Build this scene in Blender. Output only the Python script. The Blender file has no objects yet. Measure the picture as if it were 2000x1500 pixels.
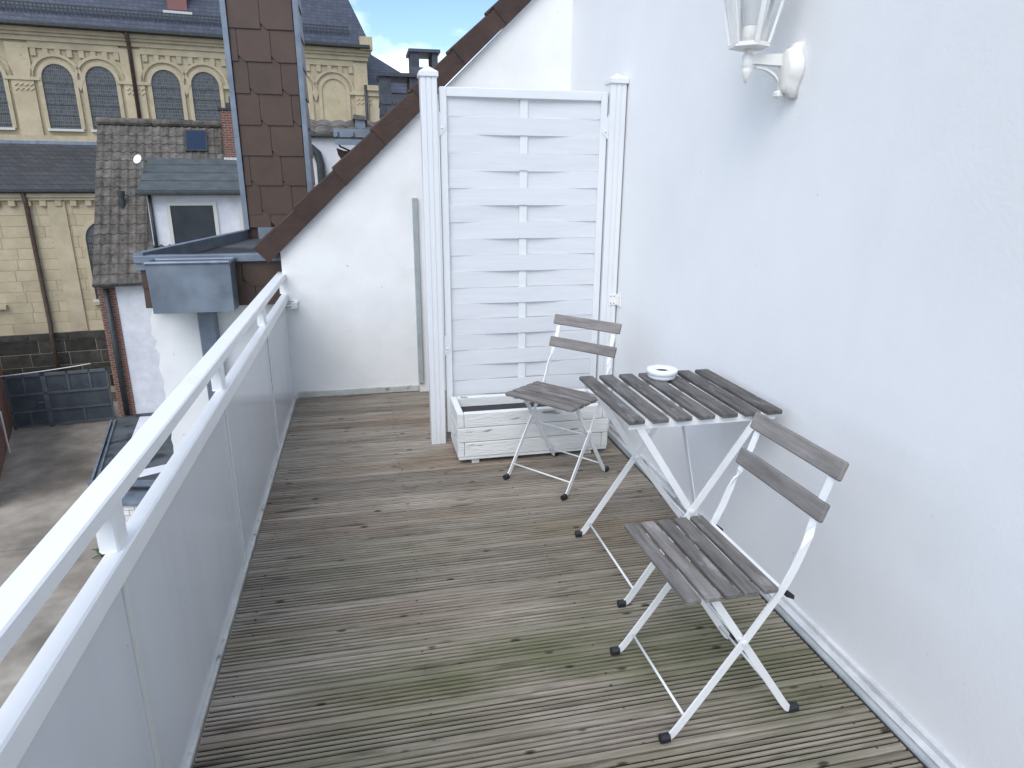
import bpy, bmesh, math, random
from mathutils import Vector, Matrix
random.seed(7)
S = bpy.context.scene
COL = S.collection
# ---------------------------------------------------------------- camera
cd = bpy.data.cameras.new('camera'); cam = bpy.data.objects.new('camera', cd); COL.objects.link(cam)
cd.sensor_width = 36; cd.lens = 23.4; cd.clip_start = 0.05; cd.clip_end = 3000
RX, RY, RZ = (0.977, -0.058, 0.206), (-0.214, -0.287, 0.934), (0.005, -0.956, -0.293)
cam.matrix_world = Matrix(((RX[0], -RX[1], -RX[2], 0), (RY[0], -RY[1], -RY[2], 0), (RZ[0], -RZ[1], -RZ[2], 1.45), (0, 0, 0, 1)))
S.camera = cam
# ---------------------------------------------------------------- world, sun, exposure
SUN_EL, SUN_AZ = 46, 211          # azimuth measured clockwise from +Y: behind the camera, from the left
w = bpy.data.worlds.new('World'); S.world = w; w.use_nodes = True
nt = w.node_tree; N = nt.nodes; L = nt.links; N.clear()
sky = N.new('ShaderNodeTexSky'); sky.sky_type = 'NISHITA'; sky.sun_disc = False
sky.sun_elevation = math.radians(SUN_EL); sky.sun_rotation = math.radians(SUN_AZ)
sky.air_density = 1.0; sky.dust_density = 0.4; sky.ozone_density = 4.0
tc = N.new('ShaderNodeTexCoord'); mp = N.new('ShaderNodeMapping')
mp.inputs['Location'].default_value = (0.35, 0.2, 0.1); mp.inputs['Scale'].default_value = (1, 1, 1.9)
n1 = N.new('ShaderNodeTexNoise'); n1.inputs['Scale'].default_value = 3.2; n1.inputs['Detail'].default_value = 9; n1.inputs['Roughness'].default_value = 0.55
rp = N.new('ShaderNodeValToRGB'); rp.color_ramp.elements[0].position = 0.47; rp.color_ramp.elements[1].position = 0.60
mx = N.new('ShaderNodeMixRGB'); mx.inputs[2].default_value = (8.2, 8.8, 9.7, 1)
bg = N.new('ShaderNodeBackground'); bg.inputs['Strength'].default_value = 0.128
out = N.new('ShaderNodeOutputWorld')
L.new(tc.outputs['Generated'], mp.inputs[0]); L.new(mp.outputs[0], n1.inputs['Vector']); L.new(n1.outputs['Fac'], rp.inputs[0])
L.new(rp.outputs[0], mx.inputs[0]); L.new(sky.outputs[0], mx.inputs[1]); L.new(mx.outputs[0], bg.inputs[0]); L.new(bg.outputs[0], out.inputs[0])
sd = bpy.data.lights.new('sun', 'SUN'); so = bpy.data.objects.new('sun', sd); COL.objects.link(so)
sd.energy = 1.25; sd.angle = math.radians(42); sd.color = (1, 0.97, 0.93)
az, el = math.radians(SUN_AZ), math.radians(SUN_EL)
sv = Vector((math.sin(az) * math.cos(el), math.cos(az) * math.cos(el), math.sin(el)))
so.rotation_euler = sv.to_track_quat('Z', 'Y').to_euler(); so.location = (-6, -6, 12)
S.view_settings.view_transform = 'Standard'; S.view_settings.look = 'None'; S.view_settings.gamma = 1
S.view_settings.exposure = 0.68

# ---------------------------------------------------------------- materials
def mat(name, c1, c2=None, scale=5, rough=0.6, bump=0.0, bscale=None, stretch=(1, 1, 1), rnd=0.0, spec=0.5, metal=0.0, detail=6, lo=0.35, hi=0.65, rot=0.0):
    m = bpy.data.materials.new(name); m.use_nodes = True
    t = m.node_tree; n = t.nodes; l = t.links; b = n['Principled BSDF']
    b.inputs['Roughness'].default_value = rough; b.inputs['Metallic'].default_value = metal; b.inputs['Specular IOR Level'].default_value = spec
    co = n.new('ShaderNodeTexCoord'); ma = n.new('ShaderNodeMapping'); ma.inputs['Scale'].default_value = stretch; ma.inputs['Rotation'].default_value = (0, 0, rot)
    l.new(co.outputs['Object'], ma.inputs[0])
    oi = n.new('ShaderNodeObjectInfo')
    ad = n.new('ShaderNodeVectorMath'); ad.operation = 'ADD'; sc = n.new('ShaderNodeMath'); sc.operation = 'MULTIPLY'; sc.inputs[1].default_value = 37.0 if rnd else 0.0
    l.new(oi.outputs['Random'], sc.inputs[0]); l.new(ma.outputs[0], ad.inputs[0]); l.new(sc.outputs[0], ad.inputs[1])
    vec = ad.outputs[0]
    no = n.new('ShaderNodeTexNoise'); no.inputs['Scale'].default_value = scale; no.inputs['Detail'].default_value = detail; no.inputs['Roughness'].default_value = 0.6
    l.new(vec, no.inputs['Vector'])
    r = n.new('ShaderNodeValToRGB'); r.color_ramp.elements[0].position = lo; r.color_ramp.elements[1].position = hi
    r.color_ramp.elements[0].color = (*c1, 1); r.color_ramp.elements[1].color = (*(c2 or c1), 1)
    l.new(no.outputs['Fac'], r.inputs[0]); col = r.outputs[0]
    if rnd:
        mr = n.new('ShaderNodeMapRange'); mr.inputs[3].default_value = 1 - rnd; mr.inputs[4].default_value = 1 + rnd
        l.new(oi.outputs['Random'], mr.inputs[0])
        mm = n.new('ShaderNodeVectorMath'); mm.operation = 'SCALE'; l.new(col, mm.inputs[0]); l.new(mr.outputs[0], mm.inputs['Scale']); col = mm.outputs[0]
    l.new(col, b.inputs['Base Color'])
    if bump:
        nb = n.new('ShaderNodeTexNoise'); nb.inputs['Scale'].default_value = bscale or scale * 4; nb.inputs['Detail'].default_value = 5; l.new(vec, nb.inputs['Vector'])
        bp = n.new('ShaderNodeBump'); bp.inputs['Strength'].default_value = bump; bp.inputs['Distance'].default_value = 0.02
        l.new(nb.outputs['Fac'], bp.inputs['Height']); l.new(bp.outputs[0], b.inputs['Normal'])
    m['col'] = 1
    return m
def nodes(m): return m.node_tree.nodes, m.node_tree.links, m.node_tree.nodes['Principled BSDF']
def layer(m, color, scale, lo, hi, stretch=(1, 1, 1), amount=1.0, loc=(0, 0, 0), tex='NOISE', invert=False):
    """mixes one more colour (stain, knot, moss, chipped paint) over a material's base colour, by a noise or voronoi mask"""
    n, l, b = nodes(m)
    src = b.inputs['Base Color'].links[0].from_socket
    co = n.new('ShaderNodeTexCoord'); ma = n.new('ShaderNodeMapping'); ma.inputs['Scale'].default_value = stretch; ma.inputs['Location'].default_value = loc
    l.new(co.outputs['Object'], ma.inputs[0])
    if tex == 'NOISE':
        no = n.new('ShaderNodeTexNoise'); no.inputs['Detail'].default_value = 6; o = no.outputs['Fac']
    else:
        no = n.new('ShaderNodeTexVoronoi'); o = no.outputs['Distance']
    no.inputs['Scale'].default_value = scale; l.new(ma.outputs[0], no.inputs['Vector'])
    mr = n.new('ShaderNodeMapRange'); mr.inputs[1].default_value = lo; mr.inputs[2].default_value = hi
    mr.inputs[3].default_value = amount if invert else 0; mr.inputs[4].default_value = 0 if invert else amount
    l.new(o, mr.inputs[0])
    mi = n.new('ShaderNodeMixRGB'); mi.inputs[2].default_value = (*color, 1); l.new(mr.outputs[0], mi.inputs[0]); l.new(src, mi.inputs[1]); l.new(mi.outputs[0], b.inputs['Base Color'])
    return mr, mi
def brickmat(name, c1, c2, mortar, bw, bh, ms=0.012, rough=0.85, axis='XZ', bump=0.4):
    m = bpy.data.materials.new(name); m.use_nodes = True; n, l, b = nodes(m); b.inputs['Roughness'].default_value = rough
    co = n.new('ShaderNodeTexCoord'); sx = n.new('ShaderNodeSeparateXYZ'); cx = n.new('ShaderNodeCombineXYZ'); l.new(co.outputs['Object'], sx.inputs[0])
    a = n.new('ShaderNodeMath'); a.operation = 'ADD'; l.new(sx.outputs[0], a.inputs[0]); l.new(sx.outputs[1], a.inputs[1])
    l.new(a.outputs[0] if axis == 'XZ' else sx.outputs[0], cx.inputs[0]); l.new(sx.outputs[2] if axis == 'XZ' else sx.outputs[1], cx.inputs[1])
    bt = n.new('ShaderNodeTexBrick'); bt.inputs['Scale'].default_value = 1; bt.inputs['Brick Width'].default_value = bw; bt.inputs['Row Height'].default_value = bh; bt.inputs['Mortar Size'].default_value = ms
    bt.inputs['Color1'].default_value = (*c1, 1); bt.inputs['Color2'].default_value = (*c2, 1); bt.inputs['Mortar'].default_value = (*mortar, 1)
    l.new(cx.outputs[0], bt.inputs['Vector'])
    no = n.new('ShaderNodeTexNoise'); no.inputs['Scale'].default_value = 6; no.inputs['Detail'].default_value = 6; l.new(co.outputs['Object'], no.inputs['Vector'])
    mr = n.new('ShaderNodeMapRange'); mr.inputs[3].default_value = 0.7; mr.inputs[4].default_value = 1.25; l.new(no.outputs['Fac'], mr.inputs[0])
    sc = n.new('ShaderNodeVectorMath'); sc.operation = 'SCALE'; l.new(bt.outputs['Color'], sc.inputs[0]); l.new(mr.outputs[0], sc.inputs['Scale']); l.new(sc.outputs[0], b.inputs['Base Color'])
    bp = n.new('ShaderNodeBump'); bp.inputs['Strength'].default_value = bump; bp.inputs['Distance'].default_value = 0.02; bp.invert = True
    l.new(bt.outputs['Fac'], bp.inputs['Height']); l.new(bp.outputs[0], b.inputs['Normal'])
    return m
M = {}
M['render'] = mat('white_render', (0.80, 0.80, 0.795), (0.85, 0.85, 0.85), 1.3, 0.9, 0.06, 70)
M['plaster'] = mat('rough_white_plaster', (0.78, 0.78, 0.76), (0.86, 0.86, 0.85), 2.0, 0.9, 0.38, 5)
layer(M['plaster'], (0.72, 0.71, 0.66), 3, 0.58, 0.75, amount=0.5)
layer(M['render'], (0.66, 0.66, 0.65), 2.2, 0.60, 0.85, stretch=(1, 1, 0.4), amount=0.35)
layer(M['render'], (0.45, 0.44, 0.42), 30, 0.735, 0.76, amount=0.5)
layer(M['plaster'], (0.40, 0.39, 0.36), 22, 0.72, 0.75, amount=0.6)
M['oldwhite'] = mat('weathered_white_render', (0.58, 0.58, 0.60), (0.70, 0.70, 0.72), 3, 0.95, 0.3, 45)
M['pvc'] = mat('white_pvc', (0.72, 0.735, 0.75), (0.76, 0.775, 0.79), 3, 0.42, 0.02, 90)
M['slatpvc'] = mat('woven_pvc', (0.66, 0.675, 0.70), (0.70, 0.715, 0.74), 4, 0.5, 0.05, 60, stretch=(1, 1, 14))
M['paint'] = mat('white_metal_paint', (0.80, 0.82, 0.83), (0.85, 0.86, 0.87), 6, 0.38, 0.03, 120)
layer(M['paint'], (0.30, 0.29, 0.27), 60, 0.72, 0.75, amount=0.5)
M['panel'] = mat('pale_grey_panel', (0.64, 0.67, 0.71), (0.68, 0.71, 0.75), 1.5, 0.16, 0.0)
layer(M['panel'], (0.47, 0.48, 0.50), 3, 0.5, 0.8, stretch=(1, 2.5, 0.25), amount=0.25)
layer(M['panel'], (0.25, 0.25, 0.25), 45, 0.73, 0.75, amount=0.6)
M['joint'] = mat('panel_joint', (0.62, 0.62, 0.60), None, 5, 0.6)
M['trim'] = mat('edge_trim', (0.45, 0.45, 0.42), (0.62, 0.62, 0.59), 8, 0.6, 0.1)
layer(M['trim'], (0.10, 0.09, 0.07), 14, 0.62, 0.72, amount=0.7)
M['zinc'] = mat('zinc_sheet', (0.15, 0.18, 0.22), (0.24, 0.28, 0.33), 4, 0.5, 0.05, 20, metal=0.45)
layer(M['zinc'], (0.5, 0.52, 0.55), 6, 0.66, 0.8, amount=0.5)
M['dirtytrim'] = mat('dirty_white_trim', (0.50, 0.51, 0.52), (0.68, 0.69, 0.70), 7, 0.6, 0.2, 40)
layer(M['dirtytrim'], (0.10, 0.09, 0.08), 18, 0.64, 0.70, stretch=(1, 0.4, 1), amount=0.7)
M['groovedirtshade'] = mat('groove_dirt_and_shade', (0.010, 0.008, 0.006), (0.050, 0.043, 0.032), 2.2, 0.95, 0.2, 60, stretch=(1.2, 3, 1), lo=0.42, hi=0.72)  # near-black: groove dirt, with the shade inside the grooves put into its colour
M['palemetal'] = mat('pale_metal', (0.30, 0.33, 0.34), (0.42, 0.45, 0.46), 9, 0.5)
M['leg'] = mat('white_powder_coat', (0.76, 0.77, 0.77), (0.82, 0.83, 0.83), 10, 0.4, 0.03, 150)
M['rubber'] = mat('black_rubber', (0.012, 0.014, 0.018), (0.02, 0.022, 0.028), 20, 0.55)
M['black'] = mat('black_liner', (0.008, 0.01, 0.014), None, 5, 0.5)
M['soil'] = mat('dark_soil', (0.02, 0.018, 0.015), (0.05, 0.04, 0.03), 30, 0.95, 0.6)
M['ceramic'] = mat('white_plastic', (0.80, 0.82, 0.85), None, 5, 0.3)
M['lampwhite'] = mat('cream_white_metal', (0.80, 0.79, 0.75), (0.84, 0.83, 0.79), 9, 0.45, 0.04, 80)
M['bulb'] = mat('frosted_bulb', (0.78, 0.80, 0.80), None, 5, 0.35)
M['shingle'] = mat('brown_shingle', (0.060, 0.033, 0.021), (0.080, 0.046, 0.029), 3, 0.5, 0.06, 40, rnd=0.07)
M['verge'] = mat('brown_concrete_tile', (0.04, 0.022, 0.018), (0.065, 0.036, 0.028), 6, 0.8, 0.25, 70, rnd=0.12)
M['tile'] = mat('old_concrete_tile', (0.065, 0.056, 0.047), (0.145, 0.128, 0.108), 5, 0.9, 0.3, 30, rnd=0.25)
layer(M['tile'], (0.32, 0.32, 0.29), 9, 0.70, 0.78, amount=0.8)
M['slate'] = mat('slate_cladding', (0.035, 0.042, 0.055), (0.07, 0.08, 0.10), 7, 0.5, 0.2, 25, rnd=0.2)
M['felt'] = mat('grey_green_felt', (0.05, 0.062, 0.066), (0.085, 0.10, 0.105), 3, 0.85, 0.2, 40, stretch=(1, 1, 1))
M['bitumen'] = mat('bitumen_roofing', (0.04, 0.047, 0.052), (0.085, 0.095, 0.10), 1.5, 0.75, 0.1, 20)
layer(M['bitumen'], (0.012, 0.013, 0.015), 1.1, 0.55, 0.60, amount=0.9)
M['darkpipe'] = mat('dark_pipe', (0.02, 0.024, 0.024), (0.04, 0.045, 0.045), 6, 0.5)
M['brownpipe'] = mat('brown_pipe', (0.05, 0.03, 0.022), (0.08, 0.05, 0.035), 6, 0.6)
M['stone'] = mat('tuff_stone', (0.42, 0.35, 0.225), (0.52, 0.44, 0.295), 1.2, 0.95, 0.4, 12, rnd=0.05)
layer(M['stone'], (0.20, 0.16, 0.10), 9, 0.64, 0.75, amount=0.6)
layer(M['stone'], (0.24, 0.205, 0.15), 0.45, 0.52, 0.72, amount=0.5)
M['trimstone'] = mat('tuff_trim', (0.40, 0.335, 0.225), (0.49, 0.415, 0.285), 2, 0.95, 0.3, 20)
M['mortar'] = mat('pale_mortar', (0.40, 0.345, 0.25), None, 4, 0.95)
M['basalt'] = mat('basalt_block', (0.025, 0.023, 0.02), (0.06, 0.055, 0.045), 4, 0.85, 0.4, 15, rnd=0.3)
M['stainedglass'] = brickmat('leaded_glass', (0.018, 0.022, 0.03), (0.065, 0.072, 0.08), (0.12, 0.12, 0.115), 0.085, 0.15, 0.012, 0.3)
M['glass'] = mat('dark_window_glass', (0.03, 0.036, 0.042), (0.05, 0.056, 0.06), 1, 0.08)
M['skyglass'] = mat('roof_window_glass', (0.02, 0.03, 0.05), None, 1, 0.03, spec=1.0)
M['frame'] = mat('cream_window_frame', (0.55, 0.54, 0.49), None, 3, 0.5)
M['brick'] = brickmat('red_brick', (0.20, 0.065, 0.04), (0.13, 0.045, 0.03), (0.22, 0.18, 0.15), 0.22, 0.075)
M['whitebrick'] = mat('white_painted_brick', (0.62, 0.60, 0.57), (0.74, 0.72, 0.69), 8, 0.7, 0.3, 60, rnd=0.08)
M['redmortar'] = mat('red_brown_joint', (0.28, 0.16, 0.12), None, 5, 0.95)
M['gate'] = mat('grey_gate_paint', (0.085, 0.10, 0.115), (0.13, 0.15, 0.165), 2, 0.55, 0.1, 15)
M['gatepanel'] = mat('dark_gate_panel', (0.055, 0.066, 0.078), (0.085, 0.10, 0.115), 2, 0.5, 0.1, 15)
M['concrete'] = mat('courtyard_concrete', (0.24, 0.205, 0.165), (0.40, 0.36, 0.30), 0.9, 0.92, 0.2, 25, detail=10)
layer(M['concrete'], (0.11, 0.095, 0.075), 0.5, 0.5, 0.68, amount=0.7)
M['ground'] = mat('dirty_asphalt', (0.06, 0.055, 0.045), (0.11, 0.10, 0.085), 2, 0.95, 0.2)
M['leaf'] = mat('weed_leaf', (0.03, 0.07, 0.015), (0.06, 0.11, 0.03), 12, 0.6)
M['cable'] = mat('white_cable', (0.7, 0.69, 0.66), None, 5, 0.5)
M['pink'] = mat('faded_red_wood', (0.22, 0.10, 0.09), None, 5, 0.8)
# church roof slate: fine courses far too small to build one by one
M['roofslate'] = brickmat('church_slate', (0.040, 0.048, 0.072), (0.062, 0.072, 0.10), (0.022, 0.026, 0.04), 0.28, 0.17, 0.012, 0.5, bump=0.6)
layer(M['roofslate'], (0.5, 0.52, 0.55), 3.3, 0.755, 0.78, amount=0.9)
M['lowslate'] = brickmat('aisle_slate', (0.040, 0.042, 0.046), (0.060, 0.062, 0.068), (0.022, 0.023, 0.026), 0.28, 0.17, 0.012, 0.55, bump=0.6)
# weathered chair wood
M['teak'] = mat('weathered_grey_wood', (0.10, 0.092, 0.086), (0.20, 0.185, 0.175), 9, 0.8, 0.25, 60, stretch=(6, 0.7, 6), rnd=0.22)
layer(M['teak'], (0.42, 0.41, 0.40), 26, 0.60, 0.74, stretch=(1, 0.35, 1), amount=0.6)
M['teakdark'] = mat('weathered_table_wood', (0.060, 0.056, 0.053), (0.145, 0.135, 0.128), 9, 0.8, 0.25, 60, stretch=(6, 0.7, 6), rnd=0.25)
layer(M['teakdark'], (0.36, 0.355, 0.35), 30, 0.60, 0.74, stretch=(1, 0.35, 1), amount=0.5)
M['teakback'] = mat('weathered_back_wood', (0.17, 0.155, 0.145), (0.27, 0.25, 0.235), 9, 0.8, 0.2, 60, stretch=(6, 0.7, 6), rnd=0.1)
# planter: white paint worn off along the grain
M['oldpaint'] = mat('chipped_white_paint', (0.70, 0.71, 0.69), (0.80, 0.81, 0.79), 5, 0.65, 0.3, 40, stretch=(0.6, 1, 5))
layer(M['oldpaint'], (0.16, 0.14, 0.11), 7, 0.685, 0.71, stretch=(0.8, 1, 5), amount=0.75)
# deck planks
dk = M['deck'] = mat('grooved_deck_wood', (0.165, 0.138, 0.108), (0.42, 0.37, 0.31), 4, 0.82, 0.35, 22, stretch=(0.9, 22, 8), rnd=0.20, detail=9, lo=0.3, hi=0.7)
layer(dk, (0.22, 0.145, 0.09), 0.9, 0.50, 0.70, stretch=(0.7, 2.6, 1), amount=0.6)            # brown, less bleached patches
mr_, mi_ = layer(dk, (0.10, 0.115, 0.045), 1.7, 0.36, 0.66, stretch=(0.8, 1.6, 1), amount=0.8, loc=(2.3, 0.55, 0))  # green algae, one damp area
n_, l_, b_ = nodes(dk); tc_ = n_.new('ShaderNodeTexCoord'); dist = n_.new('ShaderNodeVectorMath'); dist.operation = 'DISTANCE'; dist.inputs[1].default_value = (0.55, 1.25, 0)
l_.new(tc_.outputs['Object'], dist.inputs[0]); fall = n_.new('ShaderNodeMapRange'); fall.inputs[1].default_value = 0.5; fall.inputs[2].default_value = 1.7; fall.inputs[3].default_value = 1; fall.inputs[4].default_value = 0.05
l_.new(dist.outputs['Value'], fall.inputs[0]); mu_ = n_.new('ShaderNodeMath'); mu_.operation = 'MULTIPLY'; l_.new(mr_.outputs[0], mu_.inputs[0]); l_.new(fall.outputs[0], mu_.inputs[1]); l_.new(mu_.outputs[0], mi_.inputs[0])
layer(dk, (0.035, 0.026, 0.02), 6.0, 0.06, 0.13, stretch=(1, 2.4, 1), amount=0.92, tex='VORONOI', invert=True)   # knots
layer(dk, (0.05, 0.04, 0.03), 2.6, 0.60, 0.72, stretch=(1.4, 9, 1), amount=0.75, loc=(5, 1, 0))  # dark weather streaks
# lantern panes
g = M['pane'] = bpy.data.materials.new('lantern_pane'); g.use_nodes = True; gn, gl, gb = nodes(g)
gn.remove(gb); tr_ = gn.new('ShaderNodeBsdfTransparent'); tr_.inputs[0].default_value = (1, 1, 1, 1); gs = gn.new('ShaderNodeBsdfGlossy'); gs.inputs['Roughness'].default_value = 0.05
ms_ = gn.new('ShaderNodeMixShader'); ms_.inputs[0].default_value = 0.05; gl.new(tr_.outputs[0], ms_.inputs[1]); gl.new(gs.outputs[0], ms_.inputs[2])
gl.new(ms_.outputs[0], gn['Material Output'].inputs[0])

# ---------------------------------------------------------------- mesh helpers
class MB:
    def __init__(s): s.bm = bmesh.new(); s.T = None
    def v(s, p): p = Vector(p); return s.bm.verts.new(s.T @ p if s.T else p)
    def hull(s, pts):
        vs = [s.v(p) for p in pts]; r = bmesh.ops.convex_hull(s.bm, input=vs)
        bad = [e for e in r['geom_interior'] if isinstance(e, bmesh.types.BMVert)]
        if bad: bmesh.ops.delete(s.bm, geom=bad, context='VERTS')
        return s
    def box(s, a, b, bev=0.0):
        x0, y0, z0 = a; x1, y1, z1 = b
        if not bev:
            q = [s.v(p) for p in ((x0, y0, z0), (x1, y0, z0), (x1, y1, z0), (x0, y1, z0), (x0, y0, z1), (x1, y0, z1), (x1, y1, z1), (x0, y1, z1))]
            for f in ((3, 2, 1, 0), (4, 5, 6, 7), (0, 1, 5, 4), (1, 2, 6, 5), (2, 3, 7, 6), (3, 0, 4, 7)): s.bm.faces.new([q[i] for i in f])
            return s
        pts = []
        for x, sx in ((x0, 1), (x1, -1)):
            for y, sy in ((y0, 1), (y1, -1)):
                for z, sz in ((z0, 1), (z1, -1)):
                    pts += [(x, y + sy * bev, z + sz * bev), (x + sx * bev, y, z + sz * bev), (x + sx * bev, y + sy * bev, z)]
        return s.hull(pts)
    def loft(s, rings, caps=True, close=True):
        R_ = [[s.v(p) for p in r] for r in rings]; n = len(R_[0])
        for a, b in zip(R_, R_[1:]):
            for i in range(n if close else n - 1):
                j = (i + 1) % n; s.bm.faces.new((a[i], a[j], b[j], b[i]))
        if caps and close: s.bm.faces.new(R_[0][::-1]); s.bm.faces.new(R_[-1])
        return s
    def prism(s, poly, d):                       # polygon (list of 3d points) extruded by vector d
        d = Vector(d); return s.loft([[Vector(p) for p in poly], [Vector(p) + d for p in poly]])
    def tube(s, pts, r, n=8):
        pts = [Vector(p) for p in pts]; rings = []; up = None
        for i, p in enumerate(pts):
            t = ((pts[min(i + 1, len(pts) - 1)] - pts[max(i - 1, 0)])).normalized()
            if up is None: up = t.orthogonal().normalized()
            up = (up - t * up.dot(t)).normalized(); sd_ = t.cross(up)
            rr = r[i] if isinstance(r, (list, tuple)) else r
            rings.append([p + (up * math.cos(k * 2 * math.pi / n) + sd_ * math.sin(k * 2 * math.pi / n)) * rr for k in range(n)])
        return s.loft(rings)
    def bar(s, pts, wd, w, t):                   # flat bar swept along pts; wd = width direction (one, or one for each point)
        pts = [Vector(p) for p in pts]; rings = []
        for i, p in enumerate(pts):
            tg = (pts[min(i + 1, len(pts) - 1)] - pts[max(i - 1, 0)]).normalized()
            d = Vector(wd[i] if isinstance(wd, list) else wd); d = (d - tg * d.dot(tg)).normalized(); e = tg.cross(d)
            rings.append([p + d * w / 2 + e * t / 2, p - d * w / 2 + e * t / 2, p - d * w / 2 - e * t / 2, p + d * w / 2 - e * t / 2])
        return s.loft(rings)
    def lathe(s, prof, c=(0, 0, 0), n=24):       # (r, z) profile round a vertical axis
        c = Vector(c); return s.loft([[c + Vector((max(r, 1e-4) * math.cos(k * 2 * math.pi / n), max(r, 1e-4) * math.sin(k * 2 * math.pi / n), z)) for k in range(n)] for r, z in prof])
    def mesh(s, name, smooth=False):
        bmesh.ops.recalc_face_normals(s.bm, faces=s.bm.faces)
        me = bpy.data.meshes.new(name); s.bm.to_mesh(me); s.bm.free()
        if smooth: me.shade_smooth()
        return me
    def build(s, name, m, parent=None, smooth=False, local=False):
        return link(name, s.mesh(name, smooth), m, parent, None, local)
def link(name, me, m, parent=None, T=None, local=False):
    o = bpy.data.objects.new(name, me); COL.objects.link(o)
    if m and not me.materials: me.materials.append(M[m])
    if T is not None: o.matrix_basis = T
    if parent is not None:
        o.parent = parent
        if parent.type == 'EMPTY' and not local: o.matrix_parent_inverse = Matrix.Translation(-parent.location)
    return o
def tag(o, label=None, cat=None, group=None, kind=None):
    if label: o['label'] = label
    if cat: o['category'] = cat
    if group: o['group'] = group
    if kind: o['kind'] = kind
    return o
def thing(name, loc, label, cat, group=None):
    e = bpy.data.objects.new(name, None); COL.objects.link(e); e.location = loc; e.empty_display_size = 0.1
    return tag(e, label, cat, group)
def B(name, a, b, m, parent=None, bev=0.0): return MB().box(a, b, bev).build(name, m, parent)

XW, YF = 1.40, 4.60        # right wall plane, far wall plane
XD0, XD1 = -0.512, 1.345   # deck edges
GZ = -7.5                  # courtyard level
# ---------------------------------------------------------------- ground
gd = B('ground', (-400, -300, GZ - 0.5), (400, 600, GZ - 0.03), 'ground'); tag(gd, kind='structure')
cy = MB(); cy.box((-30, 3, GZ - 0.2), (-2, 29.5, GZ - 0.025)); cy = cy.build('courtyard', 'concrete'); tag(cy, kind='structure')
yy = 5.0
for iy, dy in enumerate((4.6, 3.9, 4.2, 3.7, 4.0, 3.8)):
    x = -25.0
    while x < -3:
        wdt = 22.5
        s_ = MB(); s_.T = Matrix.Rotation(math.radians(4 + iy % 3), 4, 'Z')
        s_.box((x + 0.02, yy + 0.02, GZ - 0.02), (x + wdt - 0.02, yy + dy - 0.02, GZ + random.uniform(-0.006, 0.006)), 0.008); s_.build('concrete_slab', 'concrete', cy)
        x += wdt
    yy += dy
# ---------------------------------------------------------------- deck: one grooved plank after another
dkb = B('deck', (XD0, -1.2, -0.30), (XD1, YF - 0.02, -0.032), 'soil'); tag(dkb, kind='structure')
def plank(y0, y1):
    prof = [(y0, -0.028), (y0, -0.003), (y0 + 0.003, 0.0)]
    n = 6; a = y0 + 0.0165; pitch = (y1 - y0 - 0.030) / n
    for k in range(n):
        c_ = a + pitch * (k + 0.5)
        prof += [(c_ - 0.0044, 0.0), (c_ - 0.0036, -0.0015), (c_ - 0.0034, -0.016), (c_ + 0.0034, -0.016), (c_ + 0.0036, -0.0015), (c_ + 0.0044, 0.0)]
    prof += [(y1 - 0.003, 0.0), (y1, -0.003), (y1, -0.028)]
    dz = random.uniform(-0.0012, 0.0012); tl = random.uniform(-0.0008, 0.0008)
    xs = [XD0 + 0.004, 0.1, 0.75, XD1 - 0.002]
    return [[(x, y, z + dz + tl * math.sin(3 * x)) for y, z in prof] for x in xs]
lining = MB(); PITCH = 0.1373; y = 1.159 - 17 * PITCH
while y < YF - 0.05:
    y1 = min(y + PITCH - 0.0055, YF - 0.022)
    m_ = MB(); m_.loft(plank(y, y1)); m_.build('plank', 'deck', dkb)
    gp_ = (y1 - y - 0.030) / 6
    for k in range(6):
        c_ = y + 0.0165 + gp_ * (k + 0.5)
        lining.loft([[(x, c_ - 0.0038, -0.0022), (x, c_ - 0.0033, -0.009), (x, c_ + 0.0033, -0.009), (x, c_ + 0.0038, -0.0022)] for x in (XD0 + 0.004, XD1 - 0.002)], caps=False, close=False)  # dark lining up the groove walls: dirt plus painted-in shade
    y += PITCH
tag(lining.build('groove_dirt_shade', 'groovedirtshade', dkb), kind='stuff')
sc_ = MB()
y = 1.159 - 17 * PITCH
while y < YF - 0.15:
    for xs in (-0.44, 0.12, 0.66, 1.27):
        for dy in (0.022, 0.108):
            px_, py_ = xs + random.uniform(-0.012, 0.012), y + dy + random.uniform(-0.004, 0.004)
            sc_.lathe([(0.0038, -0.002), (0.0038, 0.0012)], (px_, py_, 0), 6)
    y += PITCH
tag(sc_.build('screws', 'brownpipe', dkb), kind='stuff')
# ---------------------------------------------------------------- house wall on the right with its base trim
hw = thing('house_wall', (XW + 0.15, 1.5, -0.3), 'tall smooth white rendered house wall rising beside the deck, carrying the lantern', 'wall')
B('wall', (XW, -2.2, -0.32), (XW + 0.3, 7.0, 4.2), 'render', hw)
m_ = MB()
m_.box((XD1 + 0.024, -1.2, -0.03), (XW + 0.01, YF - 0.02, 0.020), 0.006); m_.box((XW - 0.012, -1.2, 0.018), (XW + 0.01, YF - 0.02, 0.040), 0.004); m_.build('base_trim', 'dirtytrim', hw)
MB().tube([(XD1 + 0.012, -1.2, 0.006), (XD1 + 0.012, YF - 0.03, 0.006)], 0.011, 8).build('edge_tube', 'palemetal', hw, True)
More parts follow.
